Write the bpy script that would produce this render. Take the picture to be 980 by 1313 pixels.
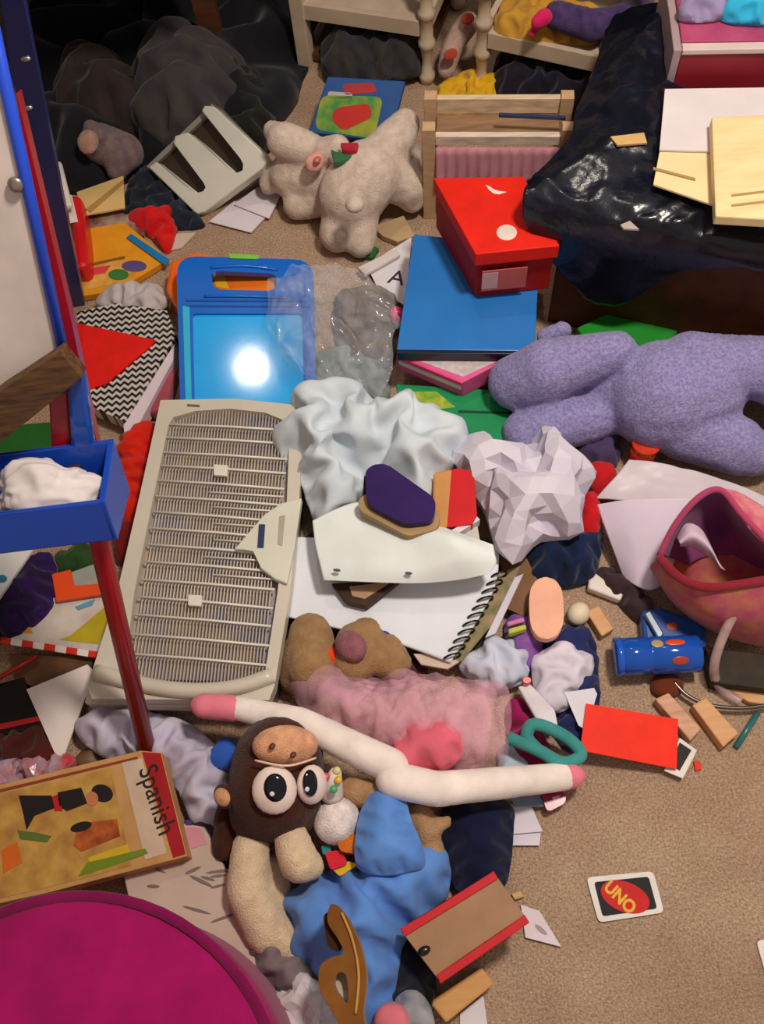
import bpy, bmesh, math, random
import numpy as np
from math import radians, sin, cos, tan, pi
from mathutils import Vector, Matrix, noise
from mathutils.geometry import delaunay_2d_cdt

for o in list(bpy.data.objects): bpy.data.objects.remove(o)
SC = bpy.context.scene
COL = SC.collection

# ------------------------------------------------------------------ camera
W, H, F = 980.0, 1313.0, 1180.0
PITCH, ROLL, CAMZ = radians(27.0), radians(7.0), 1.28
CAM = Vector((0, 0, CAMZ))
FWD = Vector((0, sin(PITCH), -cos(PITCH)))
U0 = Vector((0, cos(PITCH), sin(PITCH)))
R0 = Vector((1, 0, 0))
RGT = R0 * cos(ROLL) - U0 * sin(ROLL)
UP = U0 * cos(ROLL) + R0 * sin(ROLL)
cd = bpy.data.cameras.new('camera')
cam = bpy.data.objects.new('camera', cd); COL.objects.link(cam)
cd.sensor_fit = 'VERTICAL'; cd.sensor_height = 24.0; cd.lens = 24.0 * F / H
cd.clip_start = 0.02
m = Matrix((RGT, UP, -FWD)).transposed().to_4x4(); m.translation = CAM
cam.matrix_world = m
SC.camera = cam

# ------------------------------------------------------------------ light
wd = bpy.data.worlds.new('world'); SC.world = wd; wd.use_nodes = True
bg = wd.node_tree.nodes['Background']
bg.inputs[0].default_value = (1.0, 0.86, 0.76, 1); bg.inputs[1].default_value = 0.30
LAMP = Vector((0.55, 0.60, 1.95)); HILITE_LAMP = Vector((0.05, 1.70, 2.30))     # room's ceiling lamp, then a weak unseen lamp added for highlights
for p_, e_, s_ in ((LAMP, 23, .22), (HILITE_LAMP, 4.5, .075)):
    ld = bpy.data.lights.new('ceiling_and_highlight_lamp', 'AREA'); ld.shape = 'DISK'; ld.size = s_
    ld.energy = e_; ld.color = (1.0, 0.89, 0.78)
    lo = bpy.data.objects.new('ceiling_and_highlight_lamp', ld); COL.objects.link(lo); lo.location = p_
vs = SC.view_settings
vs.view_transform = 'Standard'; vs.look = 'None'; vs.gamma = 1; vs.use_curve_mapping = False
vs.exposure = 0.30

# ------------------------------------------------------------------ projection helpers
def ray(px, py):
    return FWD + RGT * ((px - W / 2) / F) + UP * ((H / 2 - py) / F)

def at(px, py, pl=0.0):
    """world point that the photo pixel shows, on the level z (or on a plane (point, normal))"""
    d = ray(px, py)
    if isinstance(pl, (int, float)):
        return CAM + d * ((pl - CAMZ) / d.z)
    p0, n = pl
    return CAM + d * ((p0 - CAM).dot(n) / d.dot(n))

def depth(p): return (p - CAM).dot(FWD)
def pr(p, rpx): return rpx * depth(p) / F
def nrm(pl):
    return Vector((0, 0, 1)) if isinstance(pl, (int, float)) else pl[1].normalized()
def lift(pl, d):
    return pl + d if isinstance(pl, (int, float)) else (pl[0] + pl[1].normalized() * d, pl[1])

# ------------------------------------------------------------------ materials
def lin(h):
    h = h.lstrip('#')
    out = []
    for i in (0, 2, 4):
        c = int(h[i:i + 2], 16) / 255
        out.append(c / 12.92 if c <= 0.04045 else ((c + 0.055) / 1.055) ** 2.4)
    return tuple(out) + (1,)
MC = {}
def mat(h, kind='plain', h2=None, scale=None):
    key = (h, kind, h2, scale)
    if key in MC: return MC[key]
    K = {  # rough, var, var scale, bump scale, bump strength, bump distance
        'plain': (.55, .10, 18, 60, .10, .001),
        'paper': (.75, .06, 12, 40, .12, .001),
        'card': (.6, .08, 30, 150, .10, .001),
        'cloth': (.9, .14, 22, 420, .35, .001),
        'knit': (.95, .25, 60, 180, .7, .002),
        'fur': (1.0, .22, 70, 420, .7, .003),
        'plastic': (.28, .05, 10, 30, .03, .001),
        'gloss': (.09, .05, 10, 30, .04, .001),
        'wood': (.6, .25, 14, 60, .15, .001),
        'metal': (.3, .05, 10, 60, .03, .001),
        'bag': (.22, .15, 20, 45, .35, .004),
    }[kind]
    mt = bpy.data.materials.new(kind + '_' + h.lstrip('#')); mt.use_nodes = True
    nt = mt.node_tree; N = nt.nodes; L = nt.links
    b = N['Principled BSDF']; b.inputs['Roughness'].default_value = K[0]
    if kind == 'metal': b.inputs['Metallic'].default_value = .9
    if kind in ('fur', 'cloth', 'knit'):
        b.inputs['Sheen Weight'].default_value = .15
        b.inputs['Specular IOR Level'].default_value = .15
    if kind in ('paper', 'card'): b.inputs['Specular IOR Level'].default_value = .25
    tc = N.new('ShaderNodeTexCoord')
    mp = N.new('ShaderNodeMapping'); L.new(tc.outputs['Object'], mp.inputs[0])
    if kind == 'wood': mp.inputs['Scale'].default_value = (1, 7, 7)
    n1 = N.new('ShaderNodeTexNoise'); n1.inputs['Scale'].default_value = scale or K[2]; n1.inputs['Detail'].default_value = 4
    L.new(mp.outputs[0], n1.inputs['Vector'])
    rp = N.new('ShaderNodeMapRange'); rp.inputs['From Min'].default_value = .32; rp.inputs['From Max'].default_value = .68
    L.new(n1.outputs['Fac'], rp.inputs['Value'])
    mx = N.new('ShaderNodeMix'); mx.data_type = 'RGBA'
    L.new(rp.outputs[0], mx.inputs[0])
    c = lin(h)
    if h2: c1, c2 = c, lin(h2)
    else:
        v = K[1]
        c1 = tuple(x * (1 - v) for x in c[:3]) + (1,); c2 = tuple(min(1, x * (1 + v)) for x in c[:3]) + (1,)
    mx.inputs[6].default_value = c1; mx.inputs[7].default_value = c2
    L.new(mx.outputs[2], b.inputs['Base Color'])
    n2 = N.new('ShaderNodeTexNoise'); n2.inputs['Scale'].default_value = K[3]; n2.inputs['Detail'].default_value = 3
    L.new(tc.outputs['Object'], n2.inputs['Vector'])
    bp = N.new('ShaderNodeBump'); bp.inputs['Strength'].default_value = K[4]; bp.inputs['Distance'].default_value = K[5]
    L.new(n2.outputs['Fac'], bp.inputs['Height']); L.new(bp.outputs[0], b.inputs['Normal'])
    MC[key] = mt
    return mt

def sheer(h, alpha, rough=.3, name='sheer', spec=.5, h2=None):
    """thin see-through film or net: part transparent, part reflecting"""
    key = ('sheer', h, alpha, rough)
    if key in MC: return MC[key]
    mt = bpy.data.materials.new(name); mt.use_nodes = True
    nt = mt.node_tree; N = nt.nodes; L = nt.links
    b = N['Principled BSDF']; b.inputs['Base Color'].default_value = lin(h); b.inputs['Roughness'].default_value = rough
    b.inputs['Specular IOR Level'].default_value = spec
    tc = N.new('ShaderNodeTexCoord'); n1 = N.new('ShaderNodeTexNoise'); n1.inputs['Scale'].default_value = 30; n1.inputs['Detail'].default_value = 4
    L.new(tc.outputs['Object'], n1.inputs[0])
    mr = N.new('ShaderNodeMapRange'); mr.inputs['From Min'].default_value = .3; mr.inputs['From Max'].default_value = .7
    mr.inputs['To Min'].default_value = alpha * .6; mr.inputs['To Max'].default_value = min(1, alpha * 1.4)
    L.new(n1.outputs['Fac'], mr.inputs[0]); L.new(mr.outputs[0], b.inputs['Alpha'])
    MC[key] = mt
    return mt

def zigzag_mat():
    mt = bpy.data.materials.new('zigzag_print'); mt.use_nodes = True
    nt = mt.node_tree; N = nt.nodes; L = nt.links
    b = N['Principled BSDF']; b.inputs['Roughness'].default_value = .5
    tc = N.new('ShaderNodeTexCoord'); sp = N.new('ShaderNodeSeparateXYZ'); L.new(tc.outputs['Object'], sp.inputs[0])
    def M(op, a, bb=None):
        n = N.new('ShaderNodeMath'); n.operation = op
        for i, x in enumerate((a, bb)):
            if x is None: continue
            if isinstance(x, (int, float)): n.inputs[i].default_value = x
            else: L.new(x, n.inputs[i])
        return n.outputs[0]
    tri = M('PINGPONG', M('MULTIPLY', sp.outputs[0], 1.0), .0065)
    yy = M('ADD', sp.outputs[1], tri)
    s = M('FRACT', M('MULTIPLY', yy, 1 / .0125))
    g = M('GREATER_THAN', s, .5)
    mx = N.new('ShaderNodeMix'); mx.data_type = 'RGBA'; L.new(g, mx.inputs[0])
    mx.inputs[6].default_value = lin('#0e0c0d'); mx.inputs[7].default_value = lin('#c9bfb6')
    L.new(mx.outputs[2], b.inputs['Base Color'])
    return mt

def carpet_mat():
    mt = bpy.data.materials.new('carpet'); mt.use_nodes = True
    nt = mt.node_tree; N = nt.nodes; L = nt.links
    b = N['Principled BSDF']; b.inputs['Roughness'].default_value = 1; b.inputs['Specular IOR Level'].default_value = .05
    tc = N.new('ShaderNodeTexCoord')
    def tex(s, d):
        n = N.new('ShaderNodeTexNoise'); n.inputs['Scale'].default_value = s; n.inputs['Detail'].default_value = d
        L.new(tc.outputs['Object'], n.inputs[0]); return n.outputs['Fac']
    r = N.new('ShaderNodeValToRGB'); L.new(tex(300, 4), r.inputs[0])
    r.color_ramp.elements[0].position = .3; r.color_ramp.elements[0].color = lin('#a88a72')
    r.color_ramp.elements[1].position = .72; r.color_ramp.elements[1].color = lin('#e0c2a6')
    r2 = N.new('ShaderNodeValToRGB'); L.new(tex(11, 5), r2.inputs[0])
    r2.color_ramp.elements[0].position = .3; r2.color_ramp.elements[0].color = (.80, .75, .72, 1)
    r2.color_ramp.elements[1].position = .7; r2.color_ramp.elements[1].color = (1.0, 1.0, 1.0, 1)
    mx = N.new('ShaderNodeMix'); mx.data_type = 'RGBA'; mx.blend_type = 'MULTIPLY'; mx.inputs[0].default_value = 1
    L.new(r.outputs[0], mx.inputs[6]); L.new(r2.outputs[0], mx.inputs[7]); L.new(mx.outputs[2], b.inputs['Base Color'])
    bp = N.new('ShaderNodeBump'); bp.inputs['Strength'].default_value = .9; bp.inputs['Distance'].default_value = .006
    L.new(tex(420, 3), bp.inputs['Height']); L.new(bp.outputs[0], b.inputs['Normal'])
    return mt

# ------------------------------------------------------------------ object helpers
WL = {}
def wloc(o): return WL[o.name]
def tag(o, label=None, cat=None, grp=None, kind=None):
    if label: o['label'] = label
    if cat: o['category'] = cat
    if grp: o['group'] = grp
    if kind: o['kind'] = kind
    return o

def link(name, me, base, m=None, par=None, lab=None, cat=None, grp=None, kind=None):
    o = bpy.data.objects.new(name, me); COL.objects.link(o)
    if m is not None and me is not None and not me.materials: me.materials.append(m)
    WL[o.name] = base.copy()
    if par: o.parent = par; o.location = base - wloc(par)
    else: o.location = base
    return tag(o, lab, cat, grp, kind)

def empty(name, p, **k): return link(name, None, p, **k)

def mk(name, vs_, fs, m, smooth=False, **k):
    lo_ = Vector((min(v[i] for v in vs_) for i in range(3))); hi = Vector((max(v[i] for v in vs_) for i in range(3)))
    base = Vector(((lo_.x + hi.x) / 2, (lo_.y + hi.y) / 2, lo_.z))
    me = bpy.data.meshes.new(name)
    me.from_pydata([tuple(Vector(v) - base) for v in vs_], [], fs)
    bm = bmesh.new(); bm.from_mesh(me); bmesh.ops.recalc_face_normals(bm, faces=bm.faces); bm.to_mesh(me); bm.free(); me.validate()
    if smooth:
        for p in me.polygons: p.use_smooth = True
    return link(name, me, base, m, **k)

def bm_obj(name, bm, m, smooth=False, **k):
    lo_ = Vector((min(v.co[i] for v in bm.verts) for i in range(3))); hi = Vector((max(v.co[i] for v in bm.verts) for i in range(3)))
    base = Vector(((lo_.x + hi.x) / 2, (lo_.y + hi.y) / 2, lo_.z))
    for v in bm.verts: v.co -= base
    bmesh.ops.recalc_face_normals(bm, faces=bm.faces)
    me = bpy.data.meshes.new(name); bm.to_mesh(me); bm.free()
    if smooth:
        for p in me.polygons: p.use_smooth = True
    return link(name, me, base, m, **k)

def prism3(name, pts, n, th, m, bev=0, smooth=False, **k):
    """polygon (world points) extruded by th against its normal n"""
    bm = bmesh.new()
    a = [bm.verts.new(p) for p in pts]; b = [bm.verts.new(p - n * th) for p in pts]
    bm.faces.new(a); bm.faces.new(b[::-1])
    c = len(a)
    for i in range(c): bm.faces.new((a[i], b[i], b[(i + 1) % c], a[(i + 1) % c]))
    if bev: bmesh.ops.bevel(bm, geom=list(bm.edges), offset=bev, segments=2, affect='EDGES', profile=.5, clamp_overlap=True)
    return bm_obj(name, bm, m, smooth, **k)

def P3(p, pl): return at(p[0], p[1], p[2] if len(p) > 2 else pl)
def slab(name, pts, pl, th, m, bev=0, **k):
    return prism3(name, [P3(p, pl) for p in pts], nrm(pl), th, m, bev, **k)

def rrect(pts, r, seg=5):
    """round the corners of a pixel polygon"""
    out = []; n = len(pts)
    for i in range(n):
        p = Vector(pts[i][:2]); a = (Vector(pts[i - 1][:2]) - p); b = (Vector(pts[(i + 1) % n][:2]) - p)
        ra = min(r, a.length * .45); rb = min(r, b.length * .45)
        s = p + a.normalized() * ra; e = p + b.normalized() * rb
        for j in range(seg + 1):
            t = j / seg
            q = s * (1 - t) ** 2 + p * 2 * t * (1 - t) + e * t * t
            out.append((q.x, q.y))
    return out

def ellpx(cx, cy, rx, ry, rot=0, n=24):
    c, s = cos(radians(rot)), sin(radians(rot))
    return [(cx + rx * cos(t) * c - ry * sin(t) * s, cy + rx * cos(t) * s + ry * sin(t) * c) for t in [2 * pi * i / n for i in range(n)]]

def spline(pts, n, closed=False):
    pts = [Vector(p) for p in pts]; out = []; c = len(pts)
    segs = c if closed else c - 1
    for i in range(n):
        t = i / n * segs if closed else i / (n - 1) * segs
        j = min(int(t), segs - 1); f = t - j
        g = lambda q: pts[q % c] if closed else pts[max(0, min(c - 1, q))]
        p0, p1, p2, p3 = g(j - 1), g(j), g(j + 1), g(j + 2)
        out.append(.5 * ((2 * p1) + (p2 - p0) * f + (2 * p0 - 5 * p1 + 4 * p2 - p3) * f * f + (3 * p1 - p0 - 3 * p2 + p3) * f ** 3))
    return out

def plate(name, outer, holes, pl, th, m, **k):
    """flat plate with holes"""
    n = nrm(pl); bm = bmesh.new()
    def side(off):
        loops = []
        for lp in [outer] + holes:
            vs_ = [bm.verts.new(P3(p, pl) + n * off) for p in lp]; loops.append(vs_)
            for i in range(len(vs_)): bm.edges.new((vs_[i], vs_[(i + 1) % len(vs_)]))
        es = [e for e in bm.edges if all(v in sset for v in e.verts)] if False else None
        return loops
    top = side(0); te = list(bm.edges)
    bmesh.ops.triangle_fill(bm, use_beauty=True, use_dissolve=False, edges=te, normal=n)
    bot = side(-th); be = [e for e in bm.edges if e.verts[0] in {v for l in bot for v in l}]
    bmesh.ops.triangle_fill(bm, use_beauty=True, use_dissolve=False, edges=be, normal=-n)
    for a, b in zip(top, bot):
        c = len(a)
        for i in range(c): bm.faces.new((a[i], b[i], b[(i + 1) % c], a[(i + 1) % c]))
    return bm_obj(name, bm, m, **k)

def fold(p, fr, seed, sharp=1.0):
    def rid(ang, k, st):
        c_, s_ = cos(ang), sin(ang)
        q = Vector(((p.x * c_ - p.y * s_) * fr * k, (p.x * s_ + p.y * c_) * fr * k * st, p.z * fr * k)) + Vector((seed * 3.7, seed * 1.3, seed * 2.1 + k))
        q = q + noise.noise_vector(q * .5) * .9
        return 1 - 2.4 * abs(noise.noise(q))
    a0 = seed * 1.9
    return rid(a0, 1, .5) * .60 + rid(a0 + 1.0, 1.9, .5) * .28 * sharp + rid(a0 + 2.1, 3.9, .6) * .13 * sharp

def crush(p, fr, seed):
    q = p * fr * 1.3 + Vector((seed * 3.1, seed * .7, seed))
    return 1.5 * (noise.voronoi(q)[0][0] - .42) + .6 * (noise.voronoi(q * 2.1 + Vector((4, 1, 8)))[0][0] - .42)

def heap(name, pts, z0, h, m, fr=14, amp=None, seed=1, K=None, N=None, flat=False, c=None, p=None, shut=True, rag=.02, s=None, n=420, it=170, bend=.7, found=.005, **k):
    """crumpled cloth or paper lying on level z0 over a soft lump of height h, its outline on the photo given in pixels.
    A sheet larger than its outline is squeezed into it and settles (position based dynamics), so it buckles into real folds."""
    s = (1.5 if flat else 1.45) if s is None else s
    rng = np.random.default_rng(int(seed) + 7)
    zl = z0 + h * .25
    oc = [at(q.x, q.y, zl) for q in spline([(x, y) for x, y in pts], 400, True)]
    cc = sum(oc, Vector()) / len(oc)
    oc = [cc + (q - cc) * (1 + rag * noise.noise(q * 30 + Vector((seed, 0, 0))) + rag * noise.noise(q * 75 + Vector((0, seed, 0)))) for q in oc]
    P = np.array([(q.x, q.y) for q in oc])
    area = abs(np.sum(P[:, 0] * np.roll(P[:, 1], -1) - P[:, 1] * np.roll(P[:, 0], -1))) / 2
    cell = max(math.sqrt(area / n * 1.15), .0062)
    seg = np.linalg.norm(np.roll(P, -1, 0) - P, axis=1); cum = np.concatenate([[0], np.cumsum(seg)])
    nb = max(12, int(cum[-1] / cell))
    B = np.stack([np.interp(np.arange(nb) * cum[-1] / nb, cum, np.append(P[:, a], P[0, a])) for a in (0, 1)], 1)
    def dist_in(Q):
        a = B[None]; b = np.roll(B, -1, 0)[None]; q = Q[:, None]
        ab = b - a; t = np.clip(((q - a) * ab).sum(2) / (ab ** 2).sum(2), 0, 1)
        d = np.sqrt((((a + ab * t[..., None]) - q) ** 2).sum(2)).min(1)
        cond = ((a[..., 1] > q[..., 1]) != (b[..., 1] > q[..., 1]))
        with np.errstate(divide='ignore', invalid='ignore'):
            xi = (b[..., 0] - a[..., 0]) * (q[..., 1] - a[..., 1]) / (b[..., 1] - a[..., 1]) + a[..., 0]
        ins = (cond & (q[..., 0] < xi)).sum(1) % 2 == 1
        return np.where(ins, d, -d)
    lo_, hi = B.min(0), B.max(0)
    G = []
    y = lo_[1]; r_ = 0
    while y < hi[1]:
        x = lo_[0] + (cell / 2 if r_ % 2 else 0)
        while x < hi[0]: G.append((x, y)); x += cell
        y += cell * .866; r_ += 1
    G = np.array(G) + rng.uniform(-.28, .28, (len(G), 2)) * cell
    G = G[dist_in(G) > cell * .55]
    Q = np.concatenate([B, G])
    V2, _, F2, *_r = delaunay_2d_cdt([Vector(q) for q in Q], [(a, (a + 1) % nb) for a in range(nb)], [], 1, 1e-6)
    Q = np.array([tuple(v) for v in V2]); T = np.array([tuple(f) for f in F2])
    d = np.maximum(dist_in(Q), 0); d[:nb] = 0
    dm = max(d.max(), 1e-4)
    u_ = np.clip(d / dm, 0, 1)
    base = z0 + h * .8 * (1 - (1 - np.clip(u_ * 1.7, 0, 1)) ** 2.2)
    amp = min(.02, h * .35) if amp is None else amp
    ini = np.array([(crush if flat else fold)(Vector((q[0], q[1], 0)), fr, seed) for q in Q]) * amp * np.clip(u_ * 5, 0, 1)
    X = np.column_stack([Q, np.maximum(base + ini + cell * .3 * rng.standard_normal(len(Q)), z0 + .001)])
    E2 = {}
    for t in T:
        for a in range(3):
            e = tuple(sorted((t[a], t[(a + 1) % 3]))); E2.setdefault(e, []).append(t[(a + 2) % 3])
    ed = np.array(list(E2.keys())); be = np.array([v for v in E2.values() if len(v) == 2])
    def cons(ee, k_):
        r0_ = np.linalg.norm(Q[ee[:, 0]] - Q[ee[:, 1]], axis=1) * s
        cnt = np.bincount(ee.ravel(), minlength=len(Q)).astype(float); cnt[cnt == 0] = 1
        return ee, r0_, k_, cnt
    CS = [cons(ed, 1.5), cons(be, bend)]
    anchor = X[:, :2].copy(); nX = len(X)
    for q in range(it):
        X[:, 2] += (base - X[:, 2]) * found
        for ee, r0_, k_, cnt in CS:
            dv = X[ee[:, 1]] - X[ee[:, 0]]; L_ = np.linalg.norm(dv, axis=1) + 1e-9
            cor = dv * ((L_ - r0_) / L_ * .5)[:, None]
            for a in range(3):
                acc = np.bincount(ee[:, 0], cor[:, a], nX) - np.bincount(ee[:, 1], cor[:, a], nX)
                X[:, a] += acc / cnt * k_ * 1.6
        X[:nb, :2] += (anchor[:nb] - X[:nb, :2]) * .8
        X[:, :2] += (anchor - X[:, :2]) * .01
        X[:, 2] = np.maximum(X[:, 2], z0 + .0012 + (base - z0) * .15)
        X[:nb, 2] = np.minimum(X[:nb, 2], z0 + .3 * h + .004)
    vs_ = [Vector(x) for x in X]; fs = [tuple(int(a) for a in t) for t in T]
    if shut:
        b0 = len(vs_)
        for a in range(nb): vs_.append(Vector((X[a, 0], X[a, 1], z0)))
        for a in range(nb): fs.append((a, (a + 1) % nb, b0 + (a + 1) % nb, b0 + a))
        fs.append(tuple(range(b0, b0 + nb)))
    o = mk(name, vs_, fs, m, smooth=not flat, **k)
    if not flat:                                        # round the folds of the coarse sheet
        bm = bmesh.new(); bm.from_mesh(o.data)
        top = [f for f in bm.faces if len(f.verts) == 3]
        for q in range(2):
            es_ = list({e for f in bm.faces if len(f.verts) == 3 for e in f.edges})
            bmesh.ops.subdivide_edges(bm, edges=es_, cuts=1, use_grid_fill=True)
            inner = [v for v in bm.verts if not v.is_boundary and all(len(f.verts) <= 4 for f in v.link_faces) and v.co.z > .0015]
            for w_ in range(2): bmesh.ops.smooth_vert(bm, verts=inner, factor=.5, use_axis_x=True, use_axis_y=True, use_axis_z=True)
        bmesh.ops.recalc_face_normals(bm, faces=bm.faces)
        bm.to_mesh(o.data); bm.free()
        for f in o.data.polygons: f.use_smooth = True
    return o

def patch(name, grid, m, nu=48, nv=48, amp=.004, fr=14, seed=1, th=.0015, flat=False, **k):
    """cloth / paper sheet through a grid of (px, py, z) control points"""
    rows = [[at(*p) for p in r] for r in grid]
    cols = [spline(r, nu) for r in rows]
    pts = []
    for i in range(nu): pts.append(spline([c[i] for c in cols], nv))
    vs_ = []
    for i in range(nu):
        for j in range(nv):
            q = pts[i][j]; nvv = noise.noise_vector(q * fr + Vector((seed, 2, 7)))
            vs_.append(q + Vector((nvv.x * .5, nvv.y * .5, fold(q, fr, seed))) * amp)
    fs = [(i * nv + j, (i + 1) * nv + j, (i + 1) * nv + j + 1, i * nv + j + 1) for i in range(nu - 1) for j in range(nv - 1)]
    o = mk(name, vs_, fs, m, smooth=not flat, **k)
    if th:
        s = o.modifiers.new('thickness', 'SOLIDIFY'); s.thickness = th; s.offset = 0
    return o

def add_capsule(bm, a, ra, b, rb, seg=14, rings=6):
    ax = b - a; L = ax.length
    zz = ax / L if L > 1e-6 else Vector((0, 0, 1))
    xx = zz.orthogonal().normalized(); yy = zz.cross(xx)
    prof = []
    for i in range(rings): t = -pi / 2 + i * (pi / 2) / rings; prof.append((ra * sin(t), ra * cos(t)))
    prof.append((0, ra)); prof.append((L, rb))
    for i in range(1, rings + 1): t = i * (pi / 2) / rings; prof.append((L + rb * sin(t), rb * cos(t)))
    loops = []
    for d, r in prof:
        if r < 1e-5: loops.append([bm.verts.new(a + zz * d)])
        else: loops.append([bm.verts.new(a + zz * d + (xx * cos(2 * pi * j / seg) + yy * sin(2 * pi * j / seg)) * r) for j in range(seg)])
    for l0, l1 in zip(loops, loops[1:]):
        for j in range(seg):
            q = []
            for v in (l0[j % len(l0)], l1[j % len(l1)], l1[(j + 1) % len(l1)], l0[(j + 1) % len(l0)]):
                if v not in q: q.append(v)
            if len(q) > 2: bm.faces.new(q)

def plush(name, caps, m, voxel=.006, it=6, fuzz=.0018, folds=None, flatten=None, **k):
    """one continuous soft body grown from tapered capsules ((px,py,z,radius px), (px,py,z,radius px))"""
    bm = bmesh.new()
    for a, b in caps:
        pa, pb = at(*a[:3]), at(*b[:3])
        add_capsule(bm, pa, pr(pa, a[3]), pb, pr(pb, b[3]))
    o = bm_obj(name, bm, m, True, **k)
    r = o.modifiers.new('r', 'REMESH'); r.mode = 'VOXEL'; r.voxel_size = voxel
    s = o.modifiers.new('s', 'SMOOTH'); s.factor = .5; s.iterations = it
    bpy.context.view_layer.update()
    me = bpy.data.meshes.new_from_object(o.evaluated_get(bpy.context.evaluated_depsgraph_get()))
    o.modifiers.clear(); old = o.data; o.data = me; me.name = name; bpy.data.meshes.remove(old)
    off = wloc(o)
    for v in me.vertices:
        q = v.co + off
        v.co += v.normal * (noise.noise(q * 210) * fuzz * .7 + noise.noise(q * 28) * fuzz * 1.0)
        if folds: v.co += v.normal * folds[0] * fold(q, folds[1], folds[2])
    if folds:
        for v in me.vertices: v.co.z = max(v.co.z, -off.z + .001)
    for p in me.polygons: p.use_smooth = True
    return o

def tube(name, pts, r, m, seg=10, n=None, **k):
    """round bar through world points"""
    if n: pts = spline(pts, n)
    pts = [Vector(p) for p in pts]; c = len(pts)
    rr = r if isinstance(r, (list, tuple)) else [r] * c
    if len(rr) != c: rr = [rr[0] + (rr[-1] - rr[0]) * i / (c - 1) for i in range(c)]
    bm = bmesh.new(); loops = []; xx = None
    for i, p in enumerate(pts):
        t = (pts[min(c - 1, i + 1)] - pts[max(0, i - 1)]).normalized()
        xx = t.orthogonal().normalized() if xx is None else (xx - t * xx.dot(t)).normalized()
        yy = t.cross(xx)
        loops.append([bm.verts.new(p + (xx * cos(2 * pi * j / seg) + yy * sin(2 * pi * j / seg)) * rr[i]) for j in range(seg)])
    for a, b in zip(loops, loops[1:]):
        for j in range(seg): bm.faces.new((a[j], b[j], b[(j + 1) % seg], a[(j + 1) % seg]))
    bm.faces.new(loops[0][::-1]); bm.faces.new(loops[-1])
    return bm_obj(name, bm, m, seg > 5, **k)

def ell(name, p, rads, m, n=Vector((0, 0, 1)), xdir=None, **k):
    """ellipsoid at p, third axis along n"""
    n = n.normalized(); x = (xdir - n * xdir.dot(n)).normalized() if xdir else n.orthogonal().normalized(); y = n.cross(x)
    bm = bmesh.new(); bmesh.ops.create_uvsphere(bm, u_segments=20, v_segments=12, radius=1)
    for v in bm.verts: v.co = p + x * v.co.x * rads[0] + y * v.co.y * rads[1] + n * v.co.z * rads[2]
    return bm_obj(name, bm, m, True, **k)

def hexa(name, o, ax, ay, az, m, bev=.001, **k):
    """box from corner o with edge vectors ax, ay, az"""
    bm = bmesh.new()
    v = [bm.verts.new(o + ax * i + ay * j + az * l) for l in (0, 1) for j in (0, 1) for i in (0, 1)]
    for f in ((0, 1, 3, 2), (4, 5, 7, 6), (0, 1, 5, 4), (2, 3, 7, 6), (0, 2, 6, 4), (1, 3, 7, 5)): bm.faces.new([v[i] for i in f])
    if bev: bmesh.ops.bevel(bm, geom=list(bm.edges), offset=bev, segments=2, affect='EDGES', profile=.5, clamp_overlap=True)
    return bm_obj(name, bm, m, **k)

def print_on(name, pts, pl, m, par, d=.0008, **k):
    """flat print: a thin inlay on the surface of its parent"""
    return slab(name, pts, lift(pl, d), d * .9, m, par=par, **k)

def text(name, s, p0, p1, pl, m, par, squash=1.0, d=.0009, bold=0.0):
    a, b = at(p0[0], p0[1], lift(pl, d)), at(p1[0], p1[1], lift(pl, d))
    cu = bpy.data.curves.new('t', 'FONT'); cu.body = s; cu.extrude = .002; cu.offset = bold
    to = bpy.data.objects.new('t', cu); COL.objects.link(to)
    bpy.context.view_layer.update()
    me = bpy.data.meshes.new_from_object(to.evaluated_get(bpy.context.evaluated_depsgraph_get()))
    bpy.data.objects.remove(to); bpy.data.curves.remove(cu)
    xs = [v.co.x for v in me.vertices]; x0, x1 = min(xs), max(xs)
    sc = (b - a).length / (x1 - x0); X = (b - a).normalized(); Z = nrm(pl); Y = Z.cross(X)
    for v in me.vertices:
        c = v.co.copy(); v.co = X * (c.x - x0) * sc + Y * c.y * sc * squash + Z * (c.z * .1)
    me.name = name
    return link(name, me, a, m, par=par)

# ================================================================== THE ROOM
Z = Vector((0, 0, 1))
def rect_struct(name, o, ax, ay, az, m):
    ob = hexa(name, o, ax, ay, az, m, bev=0); tag(ob, kind='structure'); return ob
V = Vector
rect_struct('floor', V((-1.6, -1.2, -.05)), V((3.4, 0, 0)), V((0, 3.6, 0)), V((0, 0, .05)), carpet_mat())
rect_struct('wall_back', V((-1.6, 2.2, 0)), V((3.4, 0, 0)), V((0, .08, 0)), V((0, 0, 2.5)), mat('#2a2f3c', 'plain'))
rect_struct('wall_left', V((-1.6, -1.2, 0)), V((-.08, 0, 0)), V((0, 3.4, 0)), V((0, 0, 2.5)), mat('#b9a893', 'plain'))

# ------------------------------------------------ dark wooden post; unseen bunk deck added above to shade the corner
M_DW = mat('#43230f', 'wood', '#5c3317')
br = empty('post_and_shade_deck', V((-.75, 1.8, 0)), lab='dark brown wooden post in the dark corner, with an unseen deck added for shade', cat='bed')
pp = at(283, 90, 0)
for q in (V((pp.x, pp.y, 0)), V((-1.5, pp.y, 0)), V((pp.x, 2.15, 0)), V((-1.5, 2.15, 0))):
    hexa('post', q - V((.022, .022, 0)), V((.044, 0, 0)), V((0, .044, 0)), V((0, 0, .95)), M_DW, par=br)
for k_ in range(6):
    hexa('shade_slat', V((-1.5, 1.50 + k_ * .11, .56)), V((1.38, 0, 0)), V((0, .105, 0)), V((0, 0, .02)), M_DW, par=br)
hexa('shade_rail', V((-1.5, 1.46, .48)), V((1.38, 0, 0)), V((0, .03, 0)), V((0, 0, .14)), M_DW, par=br)
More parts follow.
